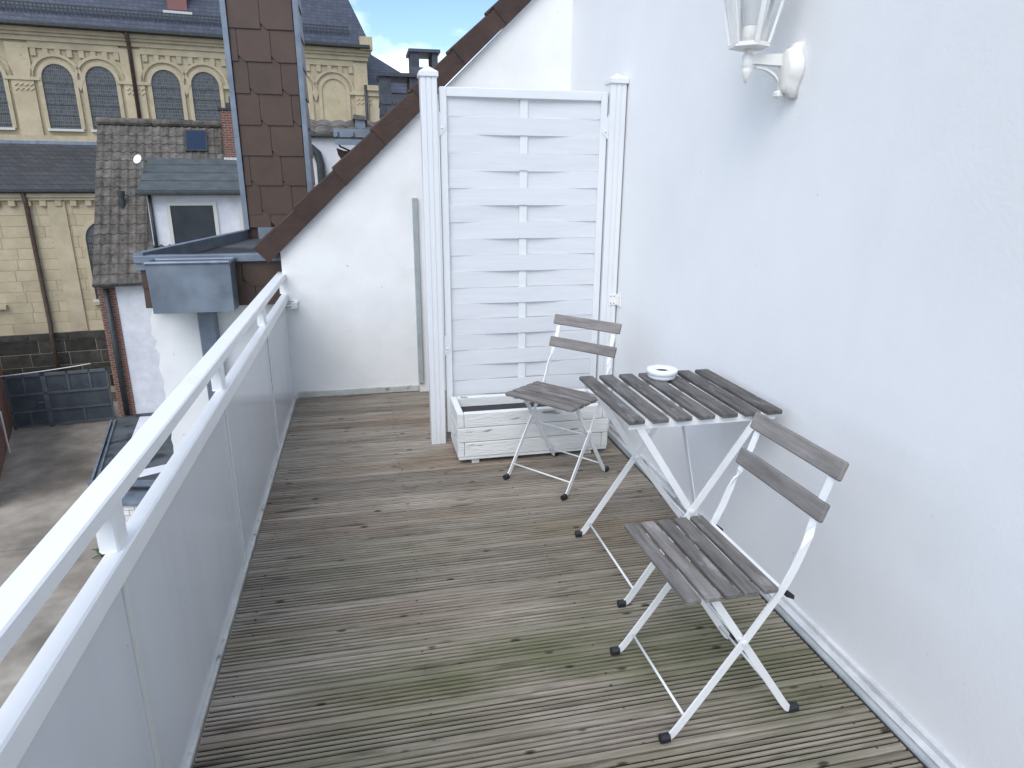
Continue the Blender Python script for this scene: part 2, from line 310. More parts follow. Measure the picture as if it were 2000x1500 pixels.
# ---------------------------------------------------------------- far gable wall with sloping verge
SL = 0.934                                    # roof slope
zt = lambda x: 0.985 + (x + 0.544) * SL        # underside of the verge along the wall
gw = thing('gable_wall', (0.4, YF + 0.1, -0.3), 'rough white plastered gable wall closing the far end of the deck under a sloping brown verge', 'wall')
MB().prism([(-0.53, YF, -0.32), (XW + 0.01, YF, -0.32), (XW + 0.01, YF, zt(XW)), (-0.53, YF, zt(-0.53))], (0, 0.24, 0)).build('wall', 'plaster', gw)
MB().box((-0.50, YF - 0.014, 0.0), (0.33, YF - 0.001, 0.045), 0.003).build('base_flashing', 'trim', gw)
B('metal_strip', (0.330, YF - 0.022, 0.06), (0.366, YF - 0.001, 1.335), 'palemetal', gw, 0.003)
roof = MB().prism([(-0.62, YF + 0.04, zt(-0.62) + 0.02), (2.3, YF + 0.04, zt(2.3) + 0.02), (2.3, YF + 0.04, zt(2.3) + 0.085), (-0.62, YF + 0.04, zt(-0.62) + 0.085)], (0, 2.2, 0)).build('roof', 'verge', gw)
dirv = Vector((1, 0, SL)).normalized(); nrm = Vector((-SL, 0, 1)).normalized()
p0 = Vector((-0.60, YF - 0.04, zt(-0.60)))
k = 0
while True:
    a = p0 + dirv * (0.355 * k); ln = 0.375
    if a.x > 1.55: break
    lift = 0.016
    ln = 0.355; J = Vector((0, 0.006, 0)); q = [a - J, a + dirv * ln, a + dirv * ln + nrm * 0.112, a - J + nrm * 0.126]
    m_ = MB(); m_.loft([q, [Vector((p.x, YF + 0.005, p.z)) for p in q]])
    q2 = [a + nrm * 0.09, a + dirv * ln + nrm * 0.078, a + dirv * ln + nrm * 0.1115, a + nrm * 0.1255]
    m_.prism([p + Vector((0, 0.055, 0)) for p in q2], (0, 0.22, 0))
    # the roll of the next tile course showing above the edge
    m_.tube([a + nrm * 0.112 + Vector((0, 0.24, 0)), a + dirv * ln + nrm * 0.095 + Vector((0, 0.24, 0))], 0.032, 8)
    m_.build('verge_tile', 'verge', gw); k += 1
m_ = MB(); m_.hull([(-0.495, YF - 0.045, 0.628), (-0.455, YF - 0.045, 0.633), (-0.45, YF - 0.04, 0.668), (-0.49, YF - 0.04, 0.672), (-0.50, YF, 0.62), (-0.445, YF, 0.625), (-0.44, YF, 0.68), (-0.498, YF, 0.685)])
m_.tube([(-0.475, YF - 0.03, 0.65), (-0.50, YF - 0.05, 0.652), (-0.53, YF - 0.05, 0.655)], 0.006, 6)
tag(m_.build('wall_anchor', 'oldpaint'), 'small chipped white fixing lump holding the railing end to the gable wall', 'anchor')
# ---------------------------------------------------------------- railing
rl = thing('railing', (-0.55, 2.0, 0), 'white metal balcony railing with flat handrail and pale grey infill panels along the deck', 'railing')
RY0, RY1 = -1.2, 4.70
B('handrail', (-0.570, RY0, 0.820), (-0.511, RY1, 0.858), 'paint', rl, 0.004)
B('lower_rail', (-0.550, RY0, 0.667), (-0.510, RY1, 0.722), 'paint', rl, 0.004)
for yy in (0.10, 1.37, 2.48, 3.62, 4.66):
    p = B('post', (-0.560, yy - 0.03, 0.719), (-0.522, yy + 0.03, 0.822), 'paint', rl, 0.004)
    m_ = MB()
    for k in range(7): m_.hull([(-0.541 + 0.021 * math.cos(t) + random.uniform(-.002, .002), yy - 0.03 + 0.0095 * k + 0.004 * math.sin(t), 0.7215 + (0.004 if t < 3 else 0)) for t in (0.3, 1.5, 2.8, 4, 5.3)])
    m_.build('weld_bead', 'paint', p)
ys = [RY0, 0.2, 1.33, 2.44, 3.62, RY1]
for a, b in zip(ys, ys[1:]):
    B('panel', (-0.536, a + 0.004, 0.015), (-0.524, b - 0.004, 0.672), 'panel', rl)
for yy in ys[1:-1]: B('joint_strip', (-0.526, yy - 0.011, 0.012), (-0.5185, yy + 0.011, 0.666), 'joint', rl, 0.002)
for yy in (-0.5, 0.7, 1.9, 3.0, 4.2): B('baluster', (-0.570, yy - 0.02, -0.3), (-0.538, yy + 0.02, 0.668), 'paint', rl)
B('bottom_trim', (-0.545, RY0, -0.02), (-0.513, YF - 0.01, 0.014), 'trim', rl, 0.003)
# ---------------------------------------------------------------- woven privacy screen
YS = 3.60
sc = thing('privacy_screen', (0.86, YS, 0), 'white plastic privacy screen of woven horizontal slats between two capped posts', 'screen')
for x0, x1 in ((0.318, 0.400), (1.305, 1.392)):
    m_ = MB(); c0, c1 = YS - 0.043, YS + 0.043
    t = (x1 - x0); e = 0.004
    prof = [(x0, c0 + e), (x0 + e, c0), (x0 + t * .30, c0), (x0 + t * .32, c0 + .004), (x0 + t * .36, c0 + .004), (x0 + t * .38, c0), (x0 + t * .62, c0), (x0 + t * .64, c0 + .004), (x0 + t * .68, c0 + .004), (x0 + t * .70, c0), (x1 - e, c0), (x1, c0 + e), (x1, c1 - e), (x1 - e, c1), (x0 + e, c1), (x0, c1 - e)]
    m_.loft([[(x, y_, 0.0) for x, y_ in prof], [(x, y_, 1.945) for x, y_ in prof]])
    p = m_.build('post', 'pvc', sc)
    xc = (x0 + x1) / 2; h = t / 2 + 0.007
    m_ = MB(); m_.box((xc - h, YS - h - 0.002, 1.932), (xc + h, YS + h + 0.002, 1.957), 0.003)
    m_.hull([(xc - h + .002, YS - h, 1.957), (xc + h - .002, YS - h, 1.957), (xc + h - .002, YS + h, 1.957), (xc - h + .002, YS + h, 1.957), (xc, YS, 1.988)])
    m_.build('post_cap', 'pvc', p)
FX0, FX1, FZ0, FZ1 = 0.412, 1.298, 0.06, 1.893
m_ = MB(); fw = 0.036
for a, b in (((FX0, FZ0), (FX0 + fw, FZ1)), ((FX1 - fw, FZ0), (FX1, FZ1))): m_.box((a[0], YS - 0.022, a[1]), (b[0], YS + 0.022, b[1]), 0.003)
m_.box((FX0 + fw, YS - 0.0215, FZ1 - 0.045), (FX1 - fw, YS + 0.0215, FZ1), 0.003); m_.box((FX0 + fw, YS - 0.0215, FZ0), (FX1 - fw, YS + 0.0215, FZ0 + 0.04), 0.003)
m_.build('frame', 'pvc', sc)
SXC = 0.85; B('strut', (SXC - 0.021, YS - 0.0045, FZ0 + 0.03), (SXC + 0.021, YS + 0.0045, FZ1 - 0.03), 'pvc', sc, 0.002)
NS = 20; z1 = FZ1 - 0.046; z0 = FZ0 + 0.040; hs = (z1 - z0) / NS; xa, xb = FX0 + 0.03, FX1 - 0.03
for i in range(NS):
    s_ = 1 if i % 2 == 0 else -1            # behind / in front of the strut
    m_ = MB(); rings = []
    zt1 = z1 - hs * i - 0.0012; zt0 = z1 - hs * (i + 1) + 0.0012; tw = random.uniform(-0.002, 0.002); am = 0.0085 * random.uniform(0.75, 1.25); sg_ = random.uniform(-0.0015, 0.0015)
    for k_ in range(25):
        x = xa + (xb - xa) * k_ / 24; u_ = (x - SXC) / ((xb - xa) / 2)
        off = s_ * am * (math.cos(math.pi * min(abs(u_), 1)) * 0.5 + 0.5) - s_ * 0.003 * (1 - math.cos(math.pi * u_)) / 2
        yc = YS + off; ss = sg_ * (1 - u_ * u_); rings.append([(x, yc - 0.0025, zt0 + ss), (x, yc + 0.0025, zt0 + ss), (x, yc + 0.0025 + tw, zt1 + ss), (x, yc - 0.0025 + tw, zt1 + ss)])
    m_.loft(rings); m_.build('slat', 'slatpvc', sc)
for x, z, sg in ((0.421, 1.70, 1), (1.289, 1.70, -1), (0.421, 0.555, 1)):
    m_ = MB(); m_.prism([(x - sg * 0.018, YS - 0.0225, z + 0.09), (x - sg * 0.018, YS - 0.0225, z - 0.045), (x + sg * 0.018, YS - 0.0225, z - 0.008), (x + sg * 0.018, YS - 0.0225, z + 0.012)], (0, -0.003, 0)); b_ = m_.build('bracket', 'pvc', sc)
    m_ = MB(); m_.T = Matrix.Translation((x, YS - 0.026, z)) @ Matrix.Rotation(math.pi / 2, 4, 'X'); m_.lathe([(0.007, -0.002), (0.006, 0.003), (0.002, 0.005)], (0, 0, 0), 10); m_.build('screw', 'pvc', b_)
m_ = MB(); m_.box((1.345, YS - 0.048, 0.772), (1.392, YS - 0.0445, 0.832), 0.001); m_.box((1.3885, YS - 0.058, 0.772), (1.3985, YS - 0.030, 0.832), 0.001)
m_.box((1.392, YS - 0.105, 0.768), (1.3985, YS - 0.052, 0.828), 0.001); hg = m_.build('hinge', 'lampwhite', sc)
m_ = MB()
for x, z in ((1.356, .822), (1.376, .822), (1.356, .782), (1.376, .782)):
    m_.T = Matrix.Translation((x, YS - 0.0485, z)) @ Matrix.Rotation(math.pi / 2, 4, 'X'); m_.lathe([(0.0042, -0.001), (0.003, 0.0015)], (0, 0, 0), 8)
m_.build('screw', 'zinc', hg)
# ---------------------------------------------------------------- planter box
pb = thing('planter_box', (0.85, 3.38, 0), 'empty white painted wooden planter box with chipped paint in front of the woven screen', 'planter')
X0, X1, Y0, Y1 = 0.425, 1.255, 3.235, 3.535
hb = 0.079; bt = 0.034
for i in range(3):
    za = 0.045 + i * (hb + 0.003); zb = za + hb
    long_front = i == 1
    for ya in (Y0, Y1 - bt):
        a, b = (X0, X1) if long_front else (X0 + bt + 0.002, X1 - bt - 0.002)
        B('board', (a, ya, za), (b, ya + bt, zb), 'oldpaint', pb, 0.003)
    for xa in (X0, X1 - bt):
        a, b = (Y0 + bt + 0.002, Y1 - bt - 0.002) if long_front else (Y0, Y1)
        B('end_board', (xa, a, za), (xa + bt, b, zb), 'oldpaint', pb, 0.003)
B('bottom_board', (X0 + 0.004, Y0 + 0.004, 0.028), (X1 - 0.004, Y1 - 0.004, 0.046), 'oldpaint', pb)
for x in (0.50, 1.13):
    for y in (Y0 + 0.02, Y1 - 0.06): B('foot', (x, y, 0.0), (x + 0.04, y + 0.04, 0.03), 'oldpaint', pb)
m_ = MB(); m_.box((X0 + bt, Y0 + bt, 0.05), (X0 + bt + 0.003, Y1 - bt, 0.225)); m_.box((X1 - bt - 0.003, Y0 + bt, 0.05), (X1 - bt, Y1 - bt, 0.225)); m_.box((X0 + bt, Y0 + bt, 0.05), (X1 - bt, Y0 + bt + 0.003, 0.225)); m_.box((X0 + bt, Y1 - bt - 0.003, 0.05), (X1 - bt, Y1 - bt, 0.205)); m_.box((X0 + bt, Y0 + bt, 0.046), (X1 - bt, Y1 - bt, 0.055))
m_.build('liner', 'black', pb)
B('soil', (X0 + bt + 0.004, Y0 + bt + 0.004, 0.056), (X1 - bt - 0.004, Y1 - bt - 0.004, 0.238), 'black', pb)
# ---------------------------------------------------------------- folding chairs
def make_chair(loc, rz, label):
    e = thing('folding_chair', loc, label, 'chair'); e.rotation_euler = (0, 0, rz)
    add = lambda mb, n, m, sm=False: mb.build(n, m, e, sm, True)
    for k in range(5):
        x0 = -0.198 + k * 0.0545
        m_ = MB(); m_.box((x0, -0.2, 0.439), (x0 + 0.0425, 0.2, 0.455), 0.003); add(m_, 'seat_slat', 'teak')
    tilt = math.radians(19)
    for x, z in ((0.178, 0.646), (0.214, 0.757)):
        m_ = MB(); m_.T = Matrix.Translation((x, 0, z)) @ Matrix.Rotation(tilt, 4, 'Y'); m_.box((-0.018, -0.197, -0.026), (-0.003, 0.197, 0.026), 0.004); add(m_, 'back_slat', 'teakback')
    for s in (-1, 1):
        ya, yb = s * 0.178, s * 0.160
        P = [(-0.202, ya, 0.014), (-0.193, ya, 0.020), (-0.178, ya, 0.038), (-0.10, ya, 0.148), (-0.006, ya, 0.283), (0.066, ya, 0.393), (0.094, ya, 0.440), (0.116, ya, 0.490), (0.134, ya, 0.542), (0.148, ya * .985, 0.584), (0.157, ya * .95, 0.610), (0.171, ya * .92, 0.648), (0.211, ya * .92, 0.771)]
        side = Vector((0.8, 0, -0.6)); W_ = [side] * 9 + [Vector((0.7, s * 0.5, -0.3)), Vector((0.05, 1, 0)), Vector((0, 1, 0)), Vector((0, 1, 0))]
        m_ = MB(); m_.bar(P, W_, 0.021, 0.006); add(m_, 'back_leg', 'leg')
        P = [(0.183, yb, 0.014), (0.173, yb, 0.020), (0.159, yb, 0.038), (0.085, yb, 0.148), (-0.006, yb, 0.283), (-0.095, yb, 0.414), (-0.110, yb, 0.435)]
        m_ = MB(); m_.bar(P, Vector((0.8, 0, 0.6)), 0.021, 0.006); add(m_, 'front_leg', 'leg')
        for x, yy in ((-0.212, ya), (0.193, yb)):
            m_ = MB(); m_.T = Matrix.Translation((x, yy, 0.0145)) @ Matrix.Rotation(math.pi / 2 * (1 if x > 0 else -1), 4, 'Y')
            m_.loft([[(0.0145 * math.cos(a) , 0.0125 * math.sin(a), zz) for a in [math.pi / 8 + j * math.pi / 4 for j in range(8)]] for zz in (-0.013, 0.013)]); add(m_, 'foot_cap', 'rubber')
        m_ = MB(); m_.box((-0.186, s * 0.150 - 0.009, 0.427), (0.075, s * 0.150 + 0.009, 0.4385)); add(m_, 'seat_rail', 'leg')
        m_ = MB(); m_.T = Matrix.Translation((-0.006, s * 0.169, 0.283)) @ Matrix.Rotation(math.pi / 2, 4, 'X'); m_.lathe([(0.003, -0.017), (0.0065, -0.0165), (0.0065, 0.0165), (0.003, 0.017)], (0, 0, 0), 10); add(m_, 'pivot_bolt', 'leg')
    for x, z, w_ in ((-0.155, 0.068, 0.176), (0.140, 0.064, 0.158), (0.010, 0.255, 0.158)):
        m_ = MB(); m_.tube([(x, -w_, z), (x, w_, z)], 0.004, 8); add(m_, 'stretcher', 'leg', True)
    m_ = MB(); m_.box((0.076, -0.172, 0.430), (0.088, 0.172, 0.438)); add(m_, 'cross_bar', 'leg')
    for s in (-1, 1):
        m_ = MB(); m_.hull([(0.100, s * 0.178 + d, z) for d in (-0.006, 0.006) for z in (0.410, 0.430)] + [(0.125, s * 0.178 + d, z) for d in (-0.005, 0.005) for z in (0.398, 0.410)]); add(m_, 'stop_clip', 'rubber')
    return e
make_chair((0.925, 1.495, 0), math.radians(1), 'white metal folding chair with grey wooden slats, its back to the house wall')
make_chair((0.915, 3.01, 0), math.radians(38.5), 'white metal folding chair with grey wooden slats, turned askew in front of the planter box')
# ---------------------------------------------------------------- folding table
tb = thing('folding_table', (1.085, 2.15, 0), 'square folding table of dark weathered slats on crossed white legs against the house wall', 'table')
TX0, TX1, TY0, TY1, TZ = 0.803, 1.358, 1.887, 2.41, 0.71
ws = 0.0575; gp = (TX1 - TX0 - 7 * ws) / 6
for k in range(7):
    x0 = TX0 + k * (ws + gp)
    B('slat', (x0, TY0 + random.uniform(-.002, .002), TZ - 0.016), (x0 + ws, TY1 + random.uniform(-.002, .002), TZ), 'teakdark', tb, 0.003)
for yy in (TY0 + 0.022, TY1 - 0.045):
    m_ = MB(); m_.box((TX0 + 0.01, yy, TZ - 0.0195), (TX1 - 0.01, yy + 0.022, TZ - 0.0165)); m_.box((TX0 + 0.01, yy, TZ - 0.040), (TX1 - 0.01, yy + 0.003, TZ - 0.0195)); m_.build('rail', 'leg', tb)
    m_ = MB(); m_.tube([(TX0 + ws + gp * .5, yy - 0.004, TZ - 0.022), (TX0 + ws + gp * .5, yy + 0.006, TZ - 0.022)], 0.009, 10); m_.build('rivet', 'leg', tb)
for yo, yi in ((1.900, 1.914), (2.398, 2.384)):
    m_ = MB(); P = [(0.830, yo, 0.014), (0.842, yo, 0.022), (0.856, yo, 0.042), (1.06, yo, 0.352), (1.275, yo, 0.684)]
    m_.bar(P, Vector((0.8, 0, -0.6)), 0.024, 0.006); m_.build('leg', 'leg', tb)
    m_ = MB(); P = [(1.318, yi, 0.014), (1.306, yi, 0.022), (1.290, yi, 0.042), (1.06, yi, 0.352), (0.850, yi, 0.677)]
    m_.bar(P, Vector((0.8, 0, 0.6)), 0.024, 0.006); m_.build('leg', 'leg', tb)
    for x, yy in ((0.822, yo), (1.325, yi)):
        m_ = MB(); m_.T = Matrix.Translation((x, yy, 0.0145)) @ Matrix.Rotation(math.pi / 2, 4, 'Y')
        m_.loft([[(0.0145 * math.cos(a), 0.0125 * math.sin(a), zz) for a in [math.pi / 8 + j * math.pi / 4 for j in range(8)]] for zz in (-0.013, 0.013)]); m_.build('foot_cap', 'rubber', tb)
    m_ = MB(); m_.T = Matrix.Translation((1.06, (yo + yi) / 2, 0.352)) @ Matrix.Rotation(math.pi / 2, 4, 'X'); m_.lathe([(0.003, -0.016), (0.0085, -0.015), (0.0085, 0.015), (0.003, 0.016)], (0, 0, 0), 12); m_.build('pivot_bolt', 'leg', tb)
for x, z, ya, yb in ((0.868, 0.060, 1.900, 2.398), (1.282, 0.056, 1.914, 2.384), (0.858, 0.652, 1.914, 2.384)):
    m_ = MB(); m_.tube([(x, ya, z), (x, yb, z)], 0.0045, 8); m_.build('stretcher', 'leg', tb, True)
m_ = MB(); m_.bar([(1.10, 2.15, 0.692), (1.115, 2.15, 0.655), (1.235, 2.15, 0.13)], Vector((0, 1, 0)), 0.024, 0.005); m_.tube([(1.235, 1.914, 0.130), (1.235, 2.384, 0.130)], 0.004, 8); m_.build('stay', 'leg', tb)
# ---------------------------------------------------------------- ashtray
at = thing('ashtray', (1.115, 2.325, TZ), 'round white plastic ashtray with a dark hole, standing on the slatted table', 'ashtray')
c = (1.115, 2.325, TZ)
MB().lathe([(0.044, 0.0), (0.052, 0.003), (0.056, 0.016), (0.054, 0.018)], c, 28).build('bowl', 'ceramic', at, True)
MB().lathe([(0.055, 0.0182), (0.060, 0.020), (0.060, 0.035), (0.056, 0.040), (0.032, 0.037), (0.024, 0.031), (0.023, 0.024), (0.0001, 0.023)], c, 28).build('lid', 'ceramic', at, True)
MB().lathe([(0.0225, 0.0245), (0.0228, 0.0300), (0.0001, 0.0301)], c, 20).build('hole', 'black', at)
# ---------------------------------------------------------------- wall lantern
ln_ = thing('wall_lantern', (XW, 2.10, 1.70), 'cream white six-sided carriage lantern on a curved bracket fixed to the house wall', 'lamp')
LX, LY = 1.242, 2.135
# wall plate: outline in the wall plane, stepped out towards the tip
out_ = [(2.075, 1.872), (2.128, 1.872), (2.130, 1.845), (2.148, 1.82), (2.150, 1.79), (2.140, 1.765), (2.128, 1.745), (2.126, 1.712), (2.080, 1.709), (2.078, 1.742), (2.064, 1.765), (2.055, 1.79), (2.058, 1.82), (2.075, 1.845)]
cy_, cz_ = 2.103, 1.79
m_ = MB(); m_.loft([[(XW - d, cy_ + (y_ - cy_) * f, cz_ + (z_ - cz_) * f) for y_, z_ in out_] for d, f in ((0, 1), (0.020, 1), (0.027, 0.84), (0.040, 0.80), (0.046, 0.60))]); m_.build('wall_plate', 'lampwhite', ln_, True)
m_ = MB(); m_.hull([(XW - 0.03, LY - 0.017, 1.845), (XW - 0.03, LY + 0.017, 1.845), (XW - 0.03, LY - 0.017, 1.808), (XW - 0.03, LY + 0.017, 1.808), (LX, LY - 0.012, 1.838), (LX, LY + 0.012, 1.838), (LX, LY - 0.012, 1.812), (LX, LY + 0.012, 1.812)])
pts = [(XW - 0.128 + 0.095 * math.sin(t), LY, 1.735 + 0.068 * math.cos(t)) for t in [j * math.pi / 2 / 8 for j in range(9)]]
m_.bar(pts, Vector((0, 1, 0)), 0.012, 0.008); m_.box((XW - 0.05, LY - 0.022, 1.712), (XW - 0.025, LY + 0.012, 1.735), 0.006); m_.build('arm', 'lampwhite', ln_)
MB().lathe([(0.0005, 1.752), (0.008, 1.764), (0.0165, 1.785), (0.0165, 1.795), (0.0155, 1.797), (0.0175, 1.800), (0.0175, 1.838), (0.013, 1.840), (0.013, 1.853), (0.03, 1.856)], (LX, LY, 0), 16).build('finial', 'lampwhite', ln_, True)
hexr = lambda r, z, a0=0.35: [(LX + r * math.cos(a0 + j * math.pi / 3), LY + r * math.sin(a0 + j * math.pi / 3), z) for j in range(6)]
zb, zt_, rb, rt = 1.858, 2.065, 0.060, 0.108
m_ = MB(); m_.loft([hexr(rb - .012, zb - .004), hexr(rb + 0.004, zb), hexr(rb + 0.004, zb + .012), hexr(rb - .01, zb + .014)]); m_.build('base', 'lampwhite', ln_)
fr = MB()
A_, B_ = hexr(rb, zb + .01), hexr(rt, zt_)
for j in range(6): fr.bar([A_[j], B_[j]], Vector((math.cos(0.35 + j * math.pi / 3 + math.pi / 2), math.sin(0.35 + j * math.pi / 3 + math.pi / 2), 0)), 0.014, 0.008)
for j in range(6): fr.bar([B_[j], B_[(j + 1) % 6]], Vector((0, 0, 1)), 0.018, 0.010)
fr.build('cage', 'lampwhite', ln_)
for j in range(6):
    q = [Vector(A_[j]), Vector(A_[(j + 1) % 6]), Vector(B_[(j + 1) % 6]), Vector(B_[j])]; cc = sum(q, Vector()) / 4
    q = [cc + (p - cc) * 0.93 for p in q]; m_ = MB(); nn = (q[1] - q[0]).cross(q[3] - q[0]).normalized(); m_.prism(q, nn * 0.002); m_.build('pane', 'pane', ln_)
m_ = MB(); m_.loft([hexr(rt + .02, zt_ + .008), hexr(rt + .02, zt_ + .018), hexr(0.055, zt_ + .075), hexr(0.045, zt_ + .08)]); m_.lathe([(0.05, zt_ + .085), (0.05, zt_ + .11), (0.02, zt_ + .13), (0.012, zt_ + .15), (0.001, zt_ + .165)], (LX, LY, 0), 14); m_.build('roof', 'lampwhite', ln_)
MB().lathe([(0.024, zb + .012), (0.024, zb + .060), (0.020, zb + .062)], (LX, LY, 0), 16).build('bulb_socket', 'lampwhite', ln_, True)
MB().lathe([(0.019, zb + .060), (0.024, zb + .068), (0.030, zb + .105), (0.037, zb + .122), (0.038, zb + .140), (0.032, zb + .160), (0.018, zb + .174), (0.001, zb + .178)], (LX, LY, 0), 20).build('bulb', 'bulb', ln_, True)

# ================================================================ beyond the terrace
def shingles(parent, origin, ux, nrm_, wid, hei, sw, sh, mname='shingle', shift=0.25, phase=0.0, skip=None):
    """rows of single shingles with a clipped lower left corner, hung on a face (origin = lower left corner)"""
    o = Vector(origin); ux = Vector(ux).normalized(); uz = Vector((0, 0, 1)); n_ = Vector(nrm_).normalized()
    rows = int(math.ceil(hei / sh)); ch = sw * 0.17
    for r in range(rows):
        zb_ = hei - (r + 1) * sh; x = -sw + ((phase + r * shift) % 1.0) * sw
        while x < wid:
            a, b = max(x, 0), min(x + sw - 0.004, wid)
            if b - a > 0.02:
                z0_, z1_ = max(zb_, 0), zb_ + sh - 0.0
                poly = [(a + (ch if x >= 0 else 0), z0_), (b, z0_), (b, z1_ + 0.03 if z1_ + 0.03 < hei else hei), (a, z1_ + 0.03 if z1_ + 0.03 < hei else hei)]
                if x >= 0: poly.append((a, z0_ + ch))
                if skip is None or not skip(a, b, z0_, z1_):
                    f = lambda p, d: o + ux * p[0] + uz * p[1] + n_ * (d + 0.012 * (1 - (p[1] - z0_) / sh))
                    m_ = MB(); m_.loft([[f(p, 0.001) for p in poly], [f(p, 0.008) for p in poly]]); m_.build('shingle', mname, parent)
            x += sw
# --- brown shingled chimney stack
CX0, CX1, CY0, CY1, CZ0, CZ1 = -1.09, -0.475, 7.0, 7.75, 0.95, 4.3
ck = thing('shingled_chimney', ((CX0 + CX1) / 2, (CY0 + CY1) / 2, CZ0), 'tall chimney stack clad in brown shingles with grey metal corner strips', 'chimney')
B('core', (CX0 + 0.01, CY0 + 0.01, 0.6), (CX1 - 0.01, CY1, CZ1), 'verge', ck)
shingles(ck, (CX0 + 0.03, CY0 + 0.008, CZ0 + 0.05), (1, 0, 0), (0, -1, 0), CX1 - CX0 - 0.06, 2.55, 0.285, 0.27, phase=0.45)
shingles(ck, (CX1 - 0.008, CY0 + 0.03, CZ0 + 0.05), (0, 1, 0), (1, 0, 0), CY1 - CY0 - 0.05, 2.55, 0.285, 0.27, phase=0.2)
for x in (CX0, CX1): B('corner_strip', (x - 0.024, CY0 - 0.028, CZ0 + 0.03), (x + 0.024, CY0 + 0.03, CZ1), 'zinc', ck, 0.003)
m_ = MB(); m_.prism([(CX0 + 0.10, CY0 - 0.02, 0.62), (CX1 + 0.04, CY0 - 0.02, 0.62), (CX1 + 0.04, CY0 - 0.02, 1.0), (CX0 + 0.10, CY0 - 0.02, 1.0)], (0, 0.025, 0)); m_.hull([(CX0 + 0.12, CY0 - 0.02, 0.9), (CX1 + 0.05, CY0 - 0.02, 0.9), (CX0 + 0.2, CY0 - 0.3, 0.86), (CX1 + 0.05, CY0 - 0.34, 0.86), (CX0 + 0.2, CY0 - 0.02, 0.84), (CX1 + 0.05, CY0 - 0.02, 0.84)]); m_.build('base_flashing', 'zinc', ck)
# --- flat roof box beside the gable with shingled fascia
fb = thing('flat_roof_box', (-1.0, 5.6, 0.6), 'low flat roof with grey metal edging and brown shingle fascia beyond the railing end', 'roof')
FY = 4.95
m_ = MB(); m_.prism([(-1.47, FY + 0.01, 0.62), (-0.55, FY + 0.01, 0.62), (-0.55, 7.0, 0.62), (-1.10, 7.0, 0.62)], (0, 0, 0.27)); m_.build('body', 'bitumen', fb)
shingles(fb, (-1.475, FY, 0.60), (1, 0, 0), (0, -1, 0), 0.925, 0.325, 0.30, 0.19, phase=0.15)
m_ = MB(); m_.box((-1.50, FY - 0.045, 0.905), (-0.545, FY + 0.04, 0.955), 0.004)
m_.hull([(x, y_, z_) for x, y_ in ((-1.50, FY - 0.03), (-1.44, FY - 0.03), (-1.14, 7.02), (-1.08, 7.02)) for z_ in (0.86, 0.975)]); m_.build('edge_trim', 'zinc', fb)
# --- rain hopper with its downpipe
rh = thing('rain_hopper', (-1.12, 4.83, -3.0), 'big grey zinc rainwater hopper box with a rectangular downpipe on the white wall', 'hopper')
m_ = MB(); T_ = [(-1.375, 4.70), (-0.865, 4.70), (-0.865, 4.90), (-1.375, 4.90)]; Q_ = [(-1.368, 4.705), (-0.87, 4.705), (-0.87, 4.90), (-1.368, 4.90)]
m_.loft([[(x, y_, 0.60) for x, y_ in Q_], [(x, y_, 0.925) for x, y_ in T_], [(x + (0.012 if x < -1 else -0.012), y_ + (0.012 if y_ < 4.8 else -0.012), 0.925) for x, y_ in T_], [(x + (0.012 if x < -1 else -0.012), y_ + (0.012 if y_ < 4.8 else -0.012), 0.65) for x, y_ in Q_]]); m_.build('box', 'zinc', rh)
m_ = MB()
for a, b in zip(T_, T_[1:] + T_[:1]): m_.tube([(a[0], a[1], 0.928), (b[0], b[1], 0.928)], 0.012, 8)
m_.build('rim', 'zinc', rh)
B('downpipe', (-1.16, 4.93, -5.0), (-1.045, 5.02, 0.605), 'zinc', rh, 0.01)
# --- bright white wall under the flat roof, ragged at its free edge
m_ = MB(); edge = []
z_ = GZ
while z_ < 0.60: edge.append((-1.47 + random.uniform(-0.018, 0.018) - 0.012 * math.sin(z_ * 3.1), z_)); z_ += 0.05
poly = [(x, 5.03, z) for x, z in edge] + [(-0.50, 5.03, 0.6), (-0.50, 5.03, GZ)]
m_.prism(poly, (0, 0.25, 0)); tag(m_.build('rendered_wall', 'plaster'), 'bright white rendered wall with a ragged plaster edge below the rain hopper', 'wall')
# --- metal tread on the roof next to the verge
tr = thing('roof_tread', (-0.03, 5.6, 1.5), 'small galvanised roof step on a bent bracket above the brown verge', 'roof step')
m_ = MB(); m_.box((-0.17, 5.50, 1.765), (0.11, 5.53, 1.815)); m_.box((-0.17, 5.50, 1.755), (0.11, 5.75, 1.765)); m_.box((-0.165, 5.50, 1.70), (0.115, 5.52, 1.74)); m_.build('step', 'zinc', tr)
m_ = MB()
for x in (-0.145, -0.03, 0.085): m_.lathe([(0.012, 1.76), (0.012, 1.79)], (x, 5.495, 0), 8)
m_.build('bolt', 'zinc', tr)
m_ = MB(); m_.tube([(-0.16, 5.55, 1.75), (-0.13, 5.55, 1.69), (-0.05, 5.56, 1.655), (0.05, 5.56, 1.66), (0.11, 5.55, 1.71), (0.12, 5.55, 1.80)], 0.007, 8); m_.build('bracket', 'darkpipe', tr, True)
m_ = MB(); m_.prism([(-0.16, 5.58, 1.68), (-0.10, 5.58, 1.66), (0.06, 5.58, 1.655), (0.16, 5.58, 1.70), (0.20, 5.58, 1.55), (-0.12, 5.58, 1.30), (-0.10, 5.58, 1.55), (-0.15, 5.58, 1.63)], (0, 0.03, 0)); m_.build('support_tile', 'verge', tr)
